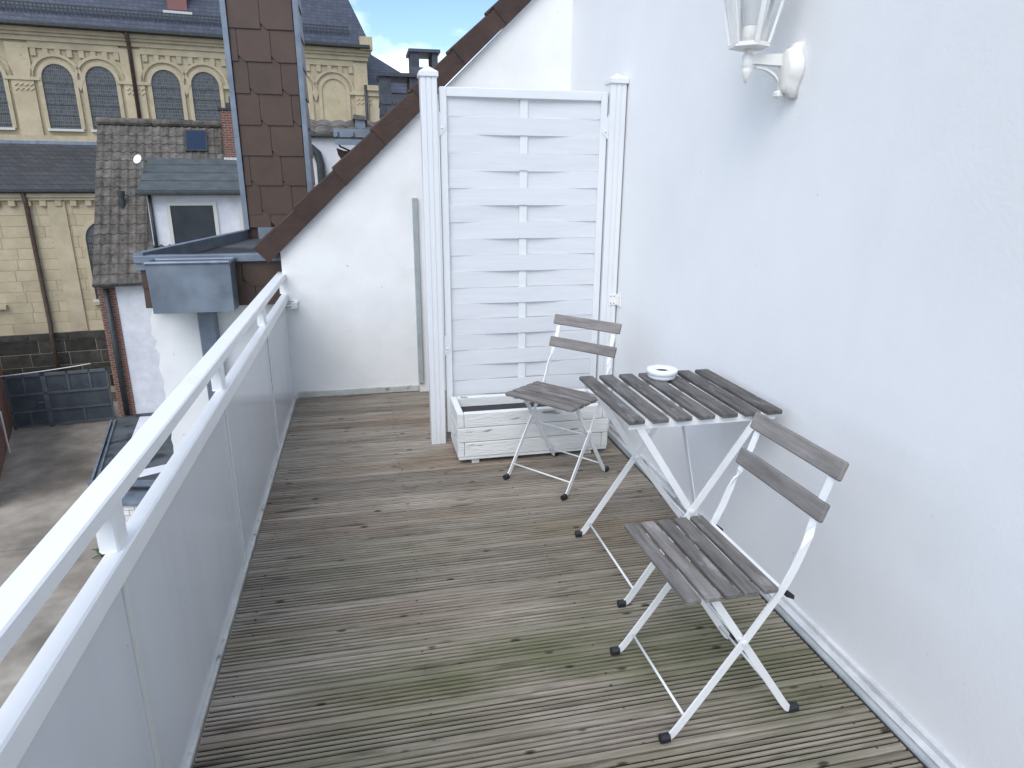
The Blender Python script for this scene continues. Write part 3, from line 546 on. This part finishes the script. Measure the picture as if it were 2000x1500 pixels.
# --- slate chimneys further back
def slate_chimney(x0, x1, y0, dep, z0, z1, label, hole):
    t = thing('slate_chimney', ((x0 + x1) / 2, y0 + dep / 2, z0), label, 'chimney', 'slate clad chimneys behind the verge')
    zo = z1 - 0.20
    B('stack', (x0 + 0.01, y0 + 0.01, z0), (x1 - 0.01, y0 + dep, zo - 0.1), 'slate', t)
    shingles(t, (x0, y0 + 0.008, zo - 0.98), (1, 0, 0), (0, -1, 0), x1 - x0, 0.88, 0.155, 0.135, 'slate', 0.5)
    shingles(t, (x0 + 0.008, y0 + dep, zo - 0.98), (0, -1, 0), (-1, 0, 0), dep, 0.88, 0.155, 0.135, 'slate', 0.5)
    m_ = MB()
    w_ = (x1 - x0)
    m_.box((x0, y0, zo - 0.1), (x0 + w_ * .3, y0 + dep, zo + 0.12)); m_.box((x1 - w_ * .22, y0, zo - 0.1), (x1, y0 + dep, zo + 0.12)); m_.build('cheek', 'slate', t)
    B('cap', (x0 - 0.04, y0 - 0.04, zo + 0.12), (x1 + 0.04, y0 + dep + 0.04, zo + 0.165), 'slate', t)
slate_chimney(0.345, 0.86, 10.0, 0.6, 1.2, 2.87, 'low slate clad chimney with open slot, partly hidden by the screen post', 0)
slate_chimney(0.93, 1.36, 11.9, 0.6, 1.6, 3.50, 'taller slate clad chimney with open slot under its cap, nearer the verge', 0)
# --- white rear building with green downpipe
rb_ = thing('rear_building', (0.3, 14, GZ), 'plain white rear building with low tiled eaves and dark green downpipe behind the brown chimney', 'building')
B('wall', (-0.95, 13.0, GZ), (2.6, 17.0, 2.15), 'oldwhite', rb_)
B('gutter', (-1.0, 12.88, 2.15), (2.65, 13.0, 2.22), 'darkpipe', rb_, 0.02)
for i in range(14):
    x = -0.98 + i * 0.26
    for r in range(2):
        m_ = MB(); y0 = 12.92 + r * 0.36; z0 = 2.235 + r * 0.12
        m_.loft([[(x + 0.28 * j / 6, y0, z0 + 0.035 * math.sin(math.pi * j / 6)) for j in range(7)] + [(x + 0.28, y0, z0 - 0.02), (x, y0, z0 - 0.02)], [(x + 0.28 * j / 6, y0 + 0.4, z0 + 0.12 + 0.035 * math.sin(math.pi * j / 6)) for j in range(7)] + [(x + 0.28, y0 + 0.4, z0 + 0.1), (x, y0 + 0.4, z0 + 0.1)]]); m_.build('roof_tile', 'tile', rb_)
m_ = MB(); m_.tube([(-0.95, 12.93, 1.98), (-0.80, 12.93, 1.97), (-0.70, 12.93, 1.88), (-0.66, 12.93, 1.7), (-0.66, 12.93, -2)], 0.075, 10); m_.build('downpipe', 'darkpipe', rb_, True)
m_ = MB(); m_.box((-0.02, 13.2, 2.3), (0.16, 13.5, 2.50)); m_.build('roof_hatch', 'zinc', rb_); 
m_ = MB(); m_.hull([(-0.06, 13.15, 2.49), (0.20, 13.15, 2.47), (-0.06, 13.6, 2.49), (0.20, 13.6, 2.47), (-0.04, 13.3, 2.58), (0.16, 13.3, 2.56)]); m_.build('hatch_cover', 'tile', rb_)
# ---------------------------------------------------------------- everything turned 7.7 degrees: house, church, gate
ROT = Matrix.Rotation(math.radians(7.7), 4, 'Z')
def W(u, d, z): return ROT @ Vector((u, d, z))
def RB(): m = MB(); m.T = ROT; return m
def rbox(name, a, b, m, parent, bev=0.0): return RB().box(a, b, bev).build(name, m, parent)
# --- tiled house
HU0, HU1, HD, HE, HR = -4.65, 0.9, 22.0, -1.38, 3.2      # left side, right side, front plane, eave height, ridge height
hs_ = thing('tiled_house', W(-2.5, 24, GZ), 'old house with weathered grey tile roof, felt-roofed dormer and brick corner', 'house')
HB = 26.1                                                 # ridge distance
m_ = RB(); m_.loft([[(HU0 + 0.12, HD, GZ), (HU1, HD, GZ), (HU1, 30, GZ), (HU0 + 0.12, 30, GZ)], [(HU0 + 0.12, HD, HE - 0.1), (HU1, HD, HE - 0.1), (HU1, 30, HE - 0.1), (HU0 + 0.12, 30, HE - 0.1)]])
m_.hull([(u, d, z) for u in (HU0 + 0.12, HU1) for d, z in ((HD, HE - 0.1), (30, HE - 0.1), (HB, HR - 0.2))]); m_.build('wall', 'oldwhite', hs_)
rbox('brick_corner', (HU0 + 0.02, HD - 0.03, GZ), (HU0 + 0.46, HD + 0.5, HE - 0.11), 'brick', hs_)
m_ = RB(); m_.tube([(HU0 + 0.24, HD - 0.12, HE - 0.2), (HU0 + 0.24, HD - 0.12, GZ + 2.1)], 0.075, 10); m_.build('downpipe', 'darkpipe', hs_, True)
rbox('gutter', (HU0 - 0.03, HD - 0.34, HE - 0.13), (HU1, HD - 0.2, HE - 0.03), 'darkpipe', hs_, 0.02)
sl = Vector((0, HB - (HD - 0.28), HR - HE)); slen = sl.length; sl.normalize(); sn = Vector((0, -sl.z, sl.y))
m_ = RB(); a = Vector((0, HD - 0.28, HE - 0.06)); b = a + sl * slen
m_.loft([[(u, a.y, a.z - 0.06), (u, a.y, a.z), (u, b.y, b.z), (u, b.y, b.z - 0.06)] for u in (HU0, HU1)]); m_.build('roof', 'darkpipe', hs_)
DU0, DU1, DDF = -3.2, -0.3, 22.6                          # dormer
tw_, tl_ = 0.232, 0.365
m_ = MB(); prof = []
for j in range(9):
    u = tw_ * 1.04 * j / 8; prof.append((u, 0.038 * (0.5 - 0.5 * math.cos(2 * math.pi * min(max((u / tw_ - 0.30) / 0.70, 0), 1)))))
m_.loft([[(u, 0, h + 0.034) for u, h in prof] + [(u, 0, h + 0.012) for u, h in prof[::-1]], [(u, tl_ + 0.05, h + 0.012) for u, h in prof] + [(u, tl_ + 0.05, h - 0.008) for u, h in prof[::-1]]])
tile_me = m_.mesh('roof_tile', False); tile_me.materials.append(M['tile'])
basis = Matrix(((1, 0, 0), (0, sl.y, -sl.z), (0, sl.z, sl.y))).to_4x4()
nrow = int(slen / tl_) + 1
for r in range(nrow):
    for c_ in range(int(3.98 / tw_) + 1):
        u = HU0 - 0.02 + c_ * tw_; p = a + sl * (r * tl_ - 0.05)
        if r * tl_ + tl_ > slen + 0.1: continue
        if u + tw_ * .5 > DU0 and p.z > HE + 0.85 and p.z < 1.75: continue
        jit = Matrix.Rotation(random.uniform(-0.012, 0.012), 4, 'Z')
        link('roof_tile', tile_me, None, hs_, ROT @ Matrix.Translation((u, p.y, p.z + random.uniform(0, 0.008))) @ basis @ jit)
for k in range(11):
    u = HU0 - 0.02 + k * 0.40
    m_ = RB(); m_.tube([(u, HB, HR - 0.02 + random.uniform(-.01, .01)), (u + 0.42, HB, HR + 0.01)], [0.135, 0.12], 10); m_.build('ridge_tile', 'tile', hs_)
# dormer
dm = RB(); dm.box((DU0 + 0.1, DDF, HE + 0.2), (DU1, DDF + 3.2, 1.02)); dm = dm.build('dormer', 'oldwhite', hs_)
m_ = RB(); m_.loft([[(DU0 - 0.1, DDF - 0.25, 1.03), (DU1 + 0.1, DDF - 0.25, 1.03), (DU1 + 0.1, DDF + 2.5, 2.03), (DU0 + 0.0, DDF + 2.5, 2.03)], [(DU0 - 0.1, DDF - 0.25, 1.13), (DU1 + 0.1, DDF - 0.25, 1.13), (DU1 + 0.1, DDF + 2.5, 2.10), (DU0 + 0.0, DDF + 2.5, 2.10)]]); m_.build('dormer_roof', 'felt', dm)
for k in range(1, 4):
    t = k / 4; d_ = DDF - 0.25 + 2.75 * t; z_ = 1.13 + 0.97 * t
    rbox('felt_lap', (DU0 - 0.1 + 0.1 * t, d_, z_ - 0.004), (DU1 + 0.1, d_ + 0.05, z_ + 0.026), 'felt', dm)
rbox('dormer_gutter', (DU0 - 0.14, DDF - 0.36, 0.98), (DU1 + 0.1, DDF - 0.24, 1.08), 'darkpipe', dm, 0.02)
m_ = RB(); m_.tube([(DU0 + 0.18, DDF - 0.06, 1.0), (DU0 + 0.18, DDF - 0.06, -0.9)], 0.05, 8); m_.build('dormer_pipe', 'darkpipe', dm, True)
for u0, u1 in ((-2.62, -1.25), (-0.64, -0.32)):
    m_ = RB()
    for q0, q1 in (((u0, 0.68), (u1, 0.78)), ((u0, -0.72), (u0 + 0.1, 0.68)), ((u1 - 0.1, -0.72), (u1, 0.68)), ((u0, -0.82), (u1, -0.72))): m_.box((q0[0], DDF - 0.05, q0[1]), (q1[0], DDF + 0.05, q1[1]))
    wf = m_.build('window', 'frame', dm)
    rbox('pane', (u0 + 0.1, DDF - 0.02, -0.72), (u1 - 0.1, DDF - 0.004, 0.68), 'glass', dm)
# skylight, vent, brick chimney, dish
pos = lambda u, z: (u, a.y + (z - a.z) * (sl.y / sl.z), z)
m_ = RB(); q = [Vector(pos(-2.12, 2.24)), Vector(pos(-1.46, 2.24)), Vector(pos(-1.46, 2.92)), Vector(pos(-2.12, 2.92))]
m_.prism([p + sn * 0.02 for p in q], sn * 0.10); sky_ = m_.build('skylight', 'darkpipe', hs_)
cc = sum(q, Vector()) / 4; m_ = RB(); m_.prism([cc + (p - cc) * 0.86 + sn * 0.122 for p in q], sn * 0.006); m_.build('pane', 'skyglass', sky_)
vp = Vector(pos(-3.92, 0.62)); m_ = RB(); m_.tube([vp + Vector((0, -.02, -.1)), vp + Vector((0, -.02, 0.38))], 0.075, 10); m_.tube([vp + Vector((0, -.02, 0.30)), vp + Vector((0, -.02, 0.46))], 0.105, 10); m_.prism([vp + Vector((-0.16, 0, -0.16)) + sn * 0.07, vp + Vector((0.16, 0, -0.16)) + sn * 0.07, vp + Vector((0.16, 0, -0.16)) + sn * 0.07 + sl * 0.45, vp + Vector((-0.16, 0, -0.16)) + sn * 0.07 + sl * 0.45], sn * 0.02); m_.build('roof_vent', 'darkpipe', hs_)
bc = rbox('chimney', (-0.93, 25.0, 1.6), (-0.38, 25.6, 3.60), 'brick', hs_)
m_ = RB(); m_.box((-1.0, 24.95, 3.58), (-0.32, 25.65, 3.64)); m_.tube([(-0.62, 25.3, 3.62), (-0.62, 25.3, 3.82)], 0.14, 10); m_.tube([(-0.62, 25.3, 3.8), (-0.62, 25.3, 4.02)], 0.03, 6); m_.build('chimney_pot', 'darkpipe', bc)
rbox('flashing', (-0.98, 24.94, 2.02), (-0.36, 24.99, 2.12), 'trim', bc)
ds = thing('satellite_dish', W(-3.3, 23.7, 1.7), 'small white satellite dish at the dormer roof edge', 'dish')
m_ = MB(); m_.T = Matrix.Translation(W(-3.3, 23.6, 1.98)) @ ROT @ Matrix.Rotation(math.radians(62), 4, 'X') @ Matrix.Rotation(math.radians(-30), 4, 'Y'); m_.lathe([(0.001, 0.0), (0.07, 0.012), (0.13, 0.04), (0.14, 0.052), (0.125, 0.045), (0.065, 0.02), (0.001, 0.01)], (0, 0, 0), 16); m_.build('reflector', 'paint', ds, True)
m_ = MB(); m_.tube([W(-3.3, 23.65, 1.55), W(-3.3, 23.65, 1.98)], 0.02, 6); m_.build('mast', 'zinc', ds)
# --- yard gate between the house and the brick outbuilding
gt = thing('yard_gate', W(-7.7, 28, GZ), 'grey painted steel yard gate with framed panels and a small door', 'gate')
GU0, GU1, GT = -9.35, -6.05, -5.42
for (u0, u1, z0, z1) in ((GU0, GU0 + 0.08, GZ, GT), (-8.22, -8.06, GZ, GT), (GU1 - 0.06, GU1, GZ, GT), (GU0, GU1, GT - 0.1, GT), (GU0, GU1, GZ + 0.06, GZ + 0.14), (GU0, GU1, -6.22, -6.14), (GU0, GU1, -6.87, -6.80), (-7.40, -7.33, -6.14, GT), (-6.68, -6.62, -6.14, GT), (-8.78, -8.72, -6.14, GT), (-7.05, -6.99, GZ + .14, -6.87), (-8.78, -8.72, GZ + .14, -6.87)):
    rbox('frame_bar', (u0, 27.95, z0), (u1, 28.03, z1), 'gate', gt)
us = [GU0 + .08, -8.75, -8.22, -8.06, -7.365, -6.65, GU1 - .06]; zs = [GZ + .1, -6.84, -6.18, GT - .05]
for i in range(6):
    if i == 2: continue
    for j in range(3):
        u0, u1, z0, z1 = us[i], us[i + 1], zs[j], zs[j + 1]; uc, zc = (u0 + u1) / 2, (z0 + z1) / 2
        m_ = RB(); m_.box((u0, 27.99, z0), (u1, 28.01, z1))
        if j == 2 and i >= 3: m_.hull([(u0 + .05, 27.99, z0 + .05), (u1 - .05, 27.99, z0 + .05), (uc, 27.95, zc), (u0 + .05, 27.99, z0 + .3), (u1 - .05, 27.99, z0 + .3)])
        m_.build('panel', 'gatepanel', gt)
m_ = RB(); m_.tube([(-8.24, 27.9, -6.5), (-8.40, 27.9, -6.5)], 0.018, 6); m_.build('handle', 'zinc', gt)
m_ = RB(); pts = []
for k in range(13):
    t = k / 12; pts.append((-12.4 + 6.2 * t, 26.5, -5.02 - 0.55 * t * (1 - t) + 0.18 * t))
m_.tube(pts, 0.018, 6); tag(m_.build('overhead_cable', 'cable', None, True), 'thin white cable sagging across the yard in front of the gate', 'cable')
# --- red brick outbuilding at the left edge of the yard
ob = thing('brick_outbuilding', (-13.5, 24, GZ), 'dark red brick outbuilding at the yard edge with a pale pipe', 'building')
MB().prism([(-13.4, 27.3, GZ), (-10.6, 19.5, GZ), (-17, 18, GZ), (-19, 27.3, GZ)], (0, 0, 3.9)).build('wall', 'brick', ob)
m_ = MB(); m_.bar([(-11.75, 22.9, -5.98), (-11.2, 21.4, -5.98)], Vector((1, 0.3, 0)), 0.3, 0.08); m_.build('sill', 'zinc', ob)
m_ = MB(); m_.tube([(-12.15, 24.1, GZ), (-12.15, 24.1, -6.0)], 0.03, 8); m_.build('pipe', 'cable', ob)
# --- annex with bitumen roof in the yard
ax = thing('annex', (-5.5, 18.8, GZ), 'low annex with dark bitumen roof, zinc gutter and white painted brick front', 'building')
AZ = -5.45
top = [(-7.55, 20.6), (-6.55, 16.2), (-3.2, 15.6), (-3.2, 21.6), (-7.4, 21.2)]
m_ = MB(); m_.prism([(x, y_, AZ - 0.18) for x, y_ in top], (0, 0, 0.18)); m_.build('roof', 'bitumen', ax)
m_ = MB(); m_.prism([(-7.35, 20.6, GZ), (-6.38, 16.35, GZ), (-3.3, 15.8, GZ), (-3.3, 21.4, GZ), (-7.3, 21.1, GZ)], (0, 0, AZ - 0.19 - GZ)); m_.build('wall', 'oldwhite', ax)
m_ = MB(); m_.bar([(-7.62, 20.7, AZ - 0.02), (-6.62, 16.15, AZ - 0.04)], Vector((0, 0, 1)), 0.12, 0.05); m_.bar([(-7.50, 20.7, AZ + 0.03), (-6.50, 16.2, AZ + 0.01)], Vector((0, 0, 1)), 0.06, 0.03); m_.build('gutter', 'zinc', ax)
m_ = MB(); m_.bar([(-6.66, 16.12, AZ + 0.0), (-3.2, 15.5, AZ + 0.0)], Vector((0, 0, 1)), 0.14, 0.06); m_.build('verge', 'zinc', ax)
for pts in ([(-6.9, 20.9), (-6.3, 20.9), (-6.15, 18.6), (-6.5, 18.5)], [(-5.9, 16.6), (-4.3, 17.4), (-4.2, 17.0), (-5.6, 16.25)]):
    m_ = MB(); m_.prism([(x, y_, AZ + 0.003) for x, y_ in pts], (0, 0, 0.006)); m_.build('roof_patch', 'oldwhite', ax)
m_ = MB(); m_.hull([(-6.2, 15.7, -5.8), (-3.3, 15.1, -5.8), (-6.2, 16.3, -5.66), (-3.3, 15.9, -5.66), (-6.2, 15.7, -5.87), (-3.3, 15.1, -5.87), (-6.2, 16.3, -5.87), (-3.3, 15.9, -5.87)]); m_.build('coping', 'zinc', ax)
dv = Vector((2.9, -0.6, 0)).normalized()
for r in range(10):
    for c_ in range(9):
        o_ = Vector((-6.1, 15.86, -5.95 - r * 0.14)) + dv * (c_ * 0.26 + (0.13 if r % 2 else 0))
        m_ = MB(); m_.bar([o_, o_ + dv * 0.245], Vector((0, 0, 1)), 0.122, 0.2); m_.build('brick', 'whitebrick', ax)
m_ = MB(); m_.prism([(-6.35, 16.0, GZ), (-6.12, 15.74, GZ), (-6.12, 16.3, GZ), (-6.35, 16.4, GZ)], (0, 0, 1.4)); m_.build('brick_corner', 'brick', ax)
m_ = MB()
for k in range(26):
    an = random.uniform(0, 6.28); l_ = random.uniform(0.12, 0.3); b0 = Vector((-6.62 + random.uniform(-.12, .12), 16.35 + random.uniform(-.12, .12), GZ + 0.01)); d_ = Vector((math.cos(an) * l_, math.sin(an) * l_, random.uniform(0.05, 0.22)))
    m_.bar([b0, b0 + d_ * 0.5 + Vector((0, 0, 0.03)), b0 + d_], Vector((-d_.y, d_.x, 0)), 0.05, 0.004)
tag(m_.build('weed', 'leaf'), 'small green weed growing at the foot of the annex corner', 'plant')
# ---------------------------------------------------------------- church
ch = thing('church', W(-2, 38, GZ), 'large tuff stone church with arched leaded windows and blue grey slate roofs', 'church')
AD, CD = 32.0, 37.0                        # aisle plane, clerestory plane
CL, CR_ = -24.0, 5.7                       # facade ends
# aisle: mortar core and the stones in front of it
rbox('aisle_core', (CL, AD + 0.06, GZ), (3.0, CD + 0.3, 0.9), 'mortar', ch)
aw = rbox('aisle_wall', (CL, AD + 0.02, -4.72), (3.0, AD + 0.07, 0.62), 'mortar', ch)
pl_ = rbox('plinth', (CL, AD - 0.02, GZ), (3.0, AD + 0.05, -4.70), 'mortar', ch)
z_ = -4.70; r = 0
while z_ < 0.55:
    h = min(0.43, 0.60 - z_); u = -10.9 - random.uniform(0, 1.0)
    while u < -4.2:
        l_ = random.uniform(0.8, 1.45)
        rbox('stone_block', (u, AD + 0.004, z_), (u + l_ - 0.02, AD + 0.045, z_ + h - 0.018), 'stone', aw, 0.006); u += l_
    z_ += 0.43; r += 1
for r in range(5):
    z0 = -4.95 - r * 0.55; u = -11.2 - random.uniform(0, 0.9)
    if r == 0: z0, h = -4.98, 0.26
    else: z0, h = -4.99 - r * 0.55, 0.535
    while u < -4.2:
        l_ = random.uniform(0.85, 1.5) if r else random.uniform(1.3, 1.9)
        rbox('plinth_block', (u, AD - (0.045 if r else 0.09), z0), (u + l_ - 0.03, AD + 0.02, z0 + h - (0.02 if r else 0)), 'basalt', pl_, 0.008); u += l_
for u0 in (-7.95,): rbox('pilaster', (u0, AD - 0.07, -4.7), (u0 + 0.62, AD - 0.005, 0.55), 'trimstone', ch)
m_ = RB(); m_.box((CL, AD - 0.14, 0.60), (3.0, AD + 0.1, 0.72)); m_.box((CL, AD - 0.22, 0.72), (3.0, AD + 0.1, 0.88)); m_.build('aisle_cornice', 'trimstone', ch)
for k in range(14): rbox('corbel', (-11.3 + k * 0.52, AD - 0.13, 0.36), (-11.06 + k * 0.52, AD - 0.015, 0.598), 'trimstone', ch, 0.03)
rbox('aisle_gutter', (CL, AD - 0.42, 0.90), (3.0, AD - 0.22, 1.06), 'darkpipe', ch, 0.03)
m_ = RB(); m_.loft([[(u, AD - 0.3, 0.98), (u, CD + 0.05, 3.0), (u, CD + 0.05, 2.85), (u, AD - 0.3, 0.86)] for u in (CL, 3.0)]); m_.build('aisle_roof', 'lowslate', ch)
m_ = RB(); m_.tube([(-8.62, AD - 0.28, 0.95), (-8.62, AD - 0.12, 0.5), (-8.62, AD - 0.12, -4.4), (-8.62, AD - 0.26, -4.8), (-8.62, AD - 0.26, GZ)], 0.085, 10); m_.build('aisle_downpipe', 'brownpipe', ch, True)
def arch(u, z0, zs_, hw_, n=12): return [(u - hw_, z0)] + [(u + hw_ * math.cos(math.pi - math.pi * k / n), zs_ + hw_ * math.sin(math.pi * k / n)) for k in range(n + 1)] + [(u + hw_, z0)]
def arch_window(u, z0, zs_, hw_, D, blind=False, parent=ch):
    o = [(x, D - 0.10, z) for x, z in arch(u, z0, zs_, hw_ + 0.16)]; i_ = [(x, D - 0.10, z) for x, z in arch(u, z0, zs_, hw_)]
    m_ = RB(); m_.loft([o, i_, [(x, D - 0.02, z) for x, y_, z in i_]], caps=False, close=False); m_.loft([[(x, D + 0.01, z) for x, y_, z in o], o], caps=False, close=False)
    wf = m_.build('window', 'trimstone', parent)
    m_ = RB(); m_.prism([(x, D - 0.035, z) for x, z in arch(u, z0, zs_, hw_)], (0, 0.03, 0)); m_.build('blind_panel' if blind else 'leaded_pane', 'stone' if blind else 'stainedglass', wf)
    if not blind:
        m_ = RB(); zz = z0 + 0.1
        while zz < zs_ + 0.2: m_.box((u - hw_, D - 0.05, zz), (u + hw_, D - 0.036, zz + 0.035)); zz += 0.44
        m_.build('glazing_bars', 'darkpipe', wf)
        rbox('sill', (u - hw_ - 0.1, D - 0.2, z0 - 0.10), (u + hw_ + 0.1, D + 0.01, z0 - 0.001), 'frame', wf)
    return wf
arch_window(-6.1, -3.4, -0.95, 0.72, AD, parent=ch); arch_window(-11.6, -3.4, -0.95, 0.72, AD, parent=ch)
rbox('window_ledge', (-6.95, AD - 0.18, -3.62), (-5.2, AD + 0.01, -3.45), 'trimstone', ch); rbox('window_ledge', (-11.9, AD - 0.18, -3.62), (-10.0, AD + 0.01, -3.45), 'trimstone', ch)
# clerestory
rbox('clerestory_wall', (CL, CD, GZ), (CR_, CD + 9, 7.35), 'stone', ch)
wins = [(-12.17, 0), (-10.5, 0), (-7.87, 0), (-6.2, 0), (-3.57, 0), (-1.9, 0), (2.2, 1), (4.0, 1)]
for u, bl in wins:
    arch_window(u, 3.55, 5.62, 0.60, CD, bool(bl))
    m_ = RB(); n = 12; R0, R1 = 1.02, 0.90
    m_.loft([[(u + rr * math.cos(math.pi * k / n), CD - d_, 5.62 + rr * math.sin(math.pi * k / n)) for k in range(n + 1)] for rr, d_ in ((R0, -0.01), (R0, 0.09), (R1, 0.09), (R1, -0.01))], caps=False, close=False); m_.build('hood_mould', 'trimstone', ch)
for a_, b_ in ((-7.87, -6.2), (-3.57, -1.9), (2.2, 4.0)):
    m_ = RB(); uc = (a_ + b_) / 2; m_.hull([(uc - 0.2, CD - 0.12, 5.62), (uc + 0.2, CD - 0.12, 5.62), (uc, CD - 0.10, 5.15), (uc - 0.2, CD, 5.62), (uc + 0.2, CD, 5.62), (uc, CD, 5.1)]); m_.build('corbel', 'trimstone', ch)
for uc in (-9.2, -4.88, -0.45, 5.35):
    w_ = 0.42 if uc < 5 else 0.34
    rbox('pilaster', (uc - w_, CD - 0.09, 2.9), (uc + w_, CD - 0.002, 7.0), 'stone', ch); rbox('impost', (uc - w_ - 0.25, CD - 0.14, 5.52), (uc + w_ + (0.25 if uc < 5 else 0), CD - 0.092, 5.66), 'trimstone', ch)
    m_ = RB()
    for k in range(4):
        for j in range(2): m_.tube([(uc - w_ + 0.1 + k * 0.19, CD - 0.10, 5.28 - j * 0.18), (uc - w_ + 0.24 + k * 0.19, CD - 0.10, 5.38 - j * 0.18)], 0.03, 5)
    m_.build('carved_band', 'trimstone', ch)
for g0, g1 in ((-8.78, -5.30), (-4.46, -0.87), (1.1, 5.01)):
    rbox('frieze', (g0, CD - 0.088, 6.82), (g1, CD - 0.002, 7.1), 'stone', ch)
    n = 7
    for k in range(n + 1):
        u = g0 + 0.06 + (g1 - g0 - 0.3) * k / n; rbox('corbel', (u, CD - 0.087, 6.50), (u + 0.22, CD - 0.003, 6.818), 'trimstone', ch, 0.02)
m_ = RB(); m_.box((CL, CD - 0.16, 7.10), (CR_ + 0.05, CD + 0.1, 7.30)); m_.box((CL, CD - 0.26, 7.30), (CR_ + 0.12, CD + 0.1, 7.42)); m_.box((CL, CD - 0.36, 7.42), (CR_ + 0.2, CD + 0.1, 7.60)); m_.build('cornice', 'trimstone', ch)
rbox('string_course', (CL, CD - 0.2, 3.0), (CR_, CD - 0.003, 3.25), 'trimstone', ch); rbox('lead_flashing', (CL, CD - 0.26, 2.86), (CR_ - 2.7, CD - 0.2, 3.02), 'zinc', ch)
m_ = RB(); e0 = (CD - 0.5, 7.62); rg = (CD + 6.5, 17.0)
m_.hull([(CL, e0[0], e0[1]), (CR_ + 0.25, e0[0], e0[1]), (CR_ + 0.25, CD + 13, e0[1]), (CL, CD + 13, e0[1]), (CL, rg[0], rg[1]), (3.0, rg[0], rg[1])]); m_.build('main_roof', 'roofslate', ch)
rbox('main_gutter', (CL, CD - 0.68, 7.60), (CR_ + 0.1, CD - 0.48, 7.76), 'darkpipe', ch, 0.03)
m_ = RB(); sy, sz = rg[0] - e0[0], rg[1] - e0[1]; t = 0.075
gy, gz_ = e0[0] + sy * t, e0[1] + sz * t
m_.box((CL, gy - 0.15, gz_ + 0.22), (4.9, gy - 0.12, gz_ + 0.26)); m_.box((CL, gy - 0.15, gz_ + 0.08), (4.9, gy - 0.12, gz_ + 0.11))
u = -12.0
while u < 4.9: m_.box((u, gy - 0.16, gz_ - 0.1), (u + 0.03, gy - 0.11, gz_ + 0.26)); u += 0.16
m_.build('snow_guard', 'darkpipe', ch)
m_ = RB(); m_.box((-3.12, CD + 0.42, 8.75), (-2.30, CD + 2.4, 10.4)); dmr = m_.build('roof_dormer', 'pink', ch)
rbox('dormer_sill', (-3.32, CD + 0.25, 8.66), (-2.10, CD + 0.6, 8.76), 'frame', dmr)
m_ = RB(); m_.hull([(-3.4, CD + 0.2, 10.4), (-2.0, CD + 0.2, 10.4), (-2.7, CD + 0.2, 11.4), (-3.4, CD + 3, 10.4), (-2.0, CD + 3, 10.4), (-2.7, CD + 4, 11.4)]); m_.build('dormer_roof', 'roofslate', dmr)
m_ = RB(); m_.tube([(-4.85, CD - 0.55, 7.62), (-4.85, CD - 0.17, 7.2), (-4.85, CD - 0.17, 2.9)], 0.085, 10); m_.build('downpipe', 'brownpipe', ch, True)
rbox('eaves_block', (5.35, CD - 0.55, 7.55), (5.95, CD + 0.1, 8.15), 'trimstone', ch)
# transept end and lower roof behind
m_ = RB(); m_.hull([(u_, d_, z_) for u_ in (5.7, 9.2) for d_ in (CD + 0.6, CD + 9) for z_ in (GZ, 5.6)]); m_.build('apse_wall', 'stone', ch)
m_ = RB(); m_.hull([(5.6, CD + 0.3, 5.75), (9.4, CD + 0.3, 5.75), (5.6, CD + 9, 5.75), (9.4, CD + 9, 5.75), (5.6, CD + 3.0, 8.35), (7.5, CD + 3.0, 7.15), (9.3, CD + 3, 5.9)]); m_.build('apse_roof', 'roofslate', ch)
m_ = RB(); m_.box((5.62, CD - 0.25, 5.75), (6.5, CD + 0.5, 6.0)); m_.box((5.66, CD - 0.15, 5.5), (6.4, CD + 0.5, 5.75)); m_.box((5.72, CD - 0.05, GZ), (6.3, CD + 0.5, 5.5)); m_.build('buttress', 'trimstone', ch)
m_ = RB(); m_.tube([(5.55, CD - 0.2, 6.0), (5.55, CD - 0.2, 3.0)], 0.07, 8); m_.build('side_pipe', 'darkpipe', ch, True)
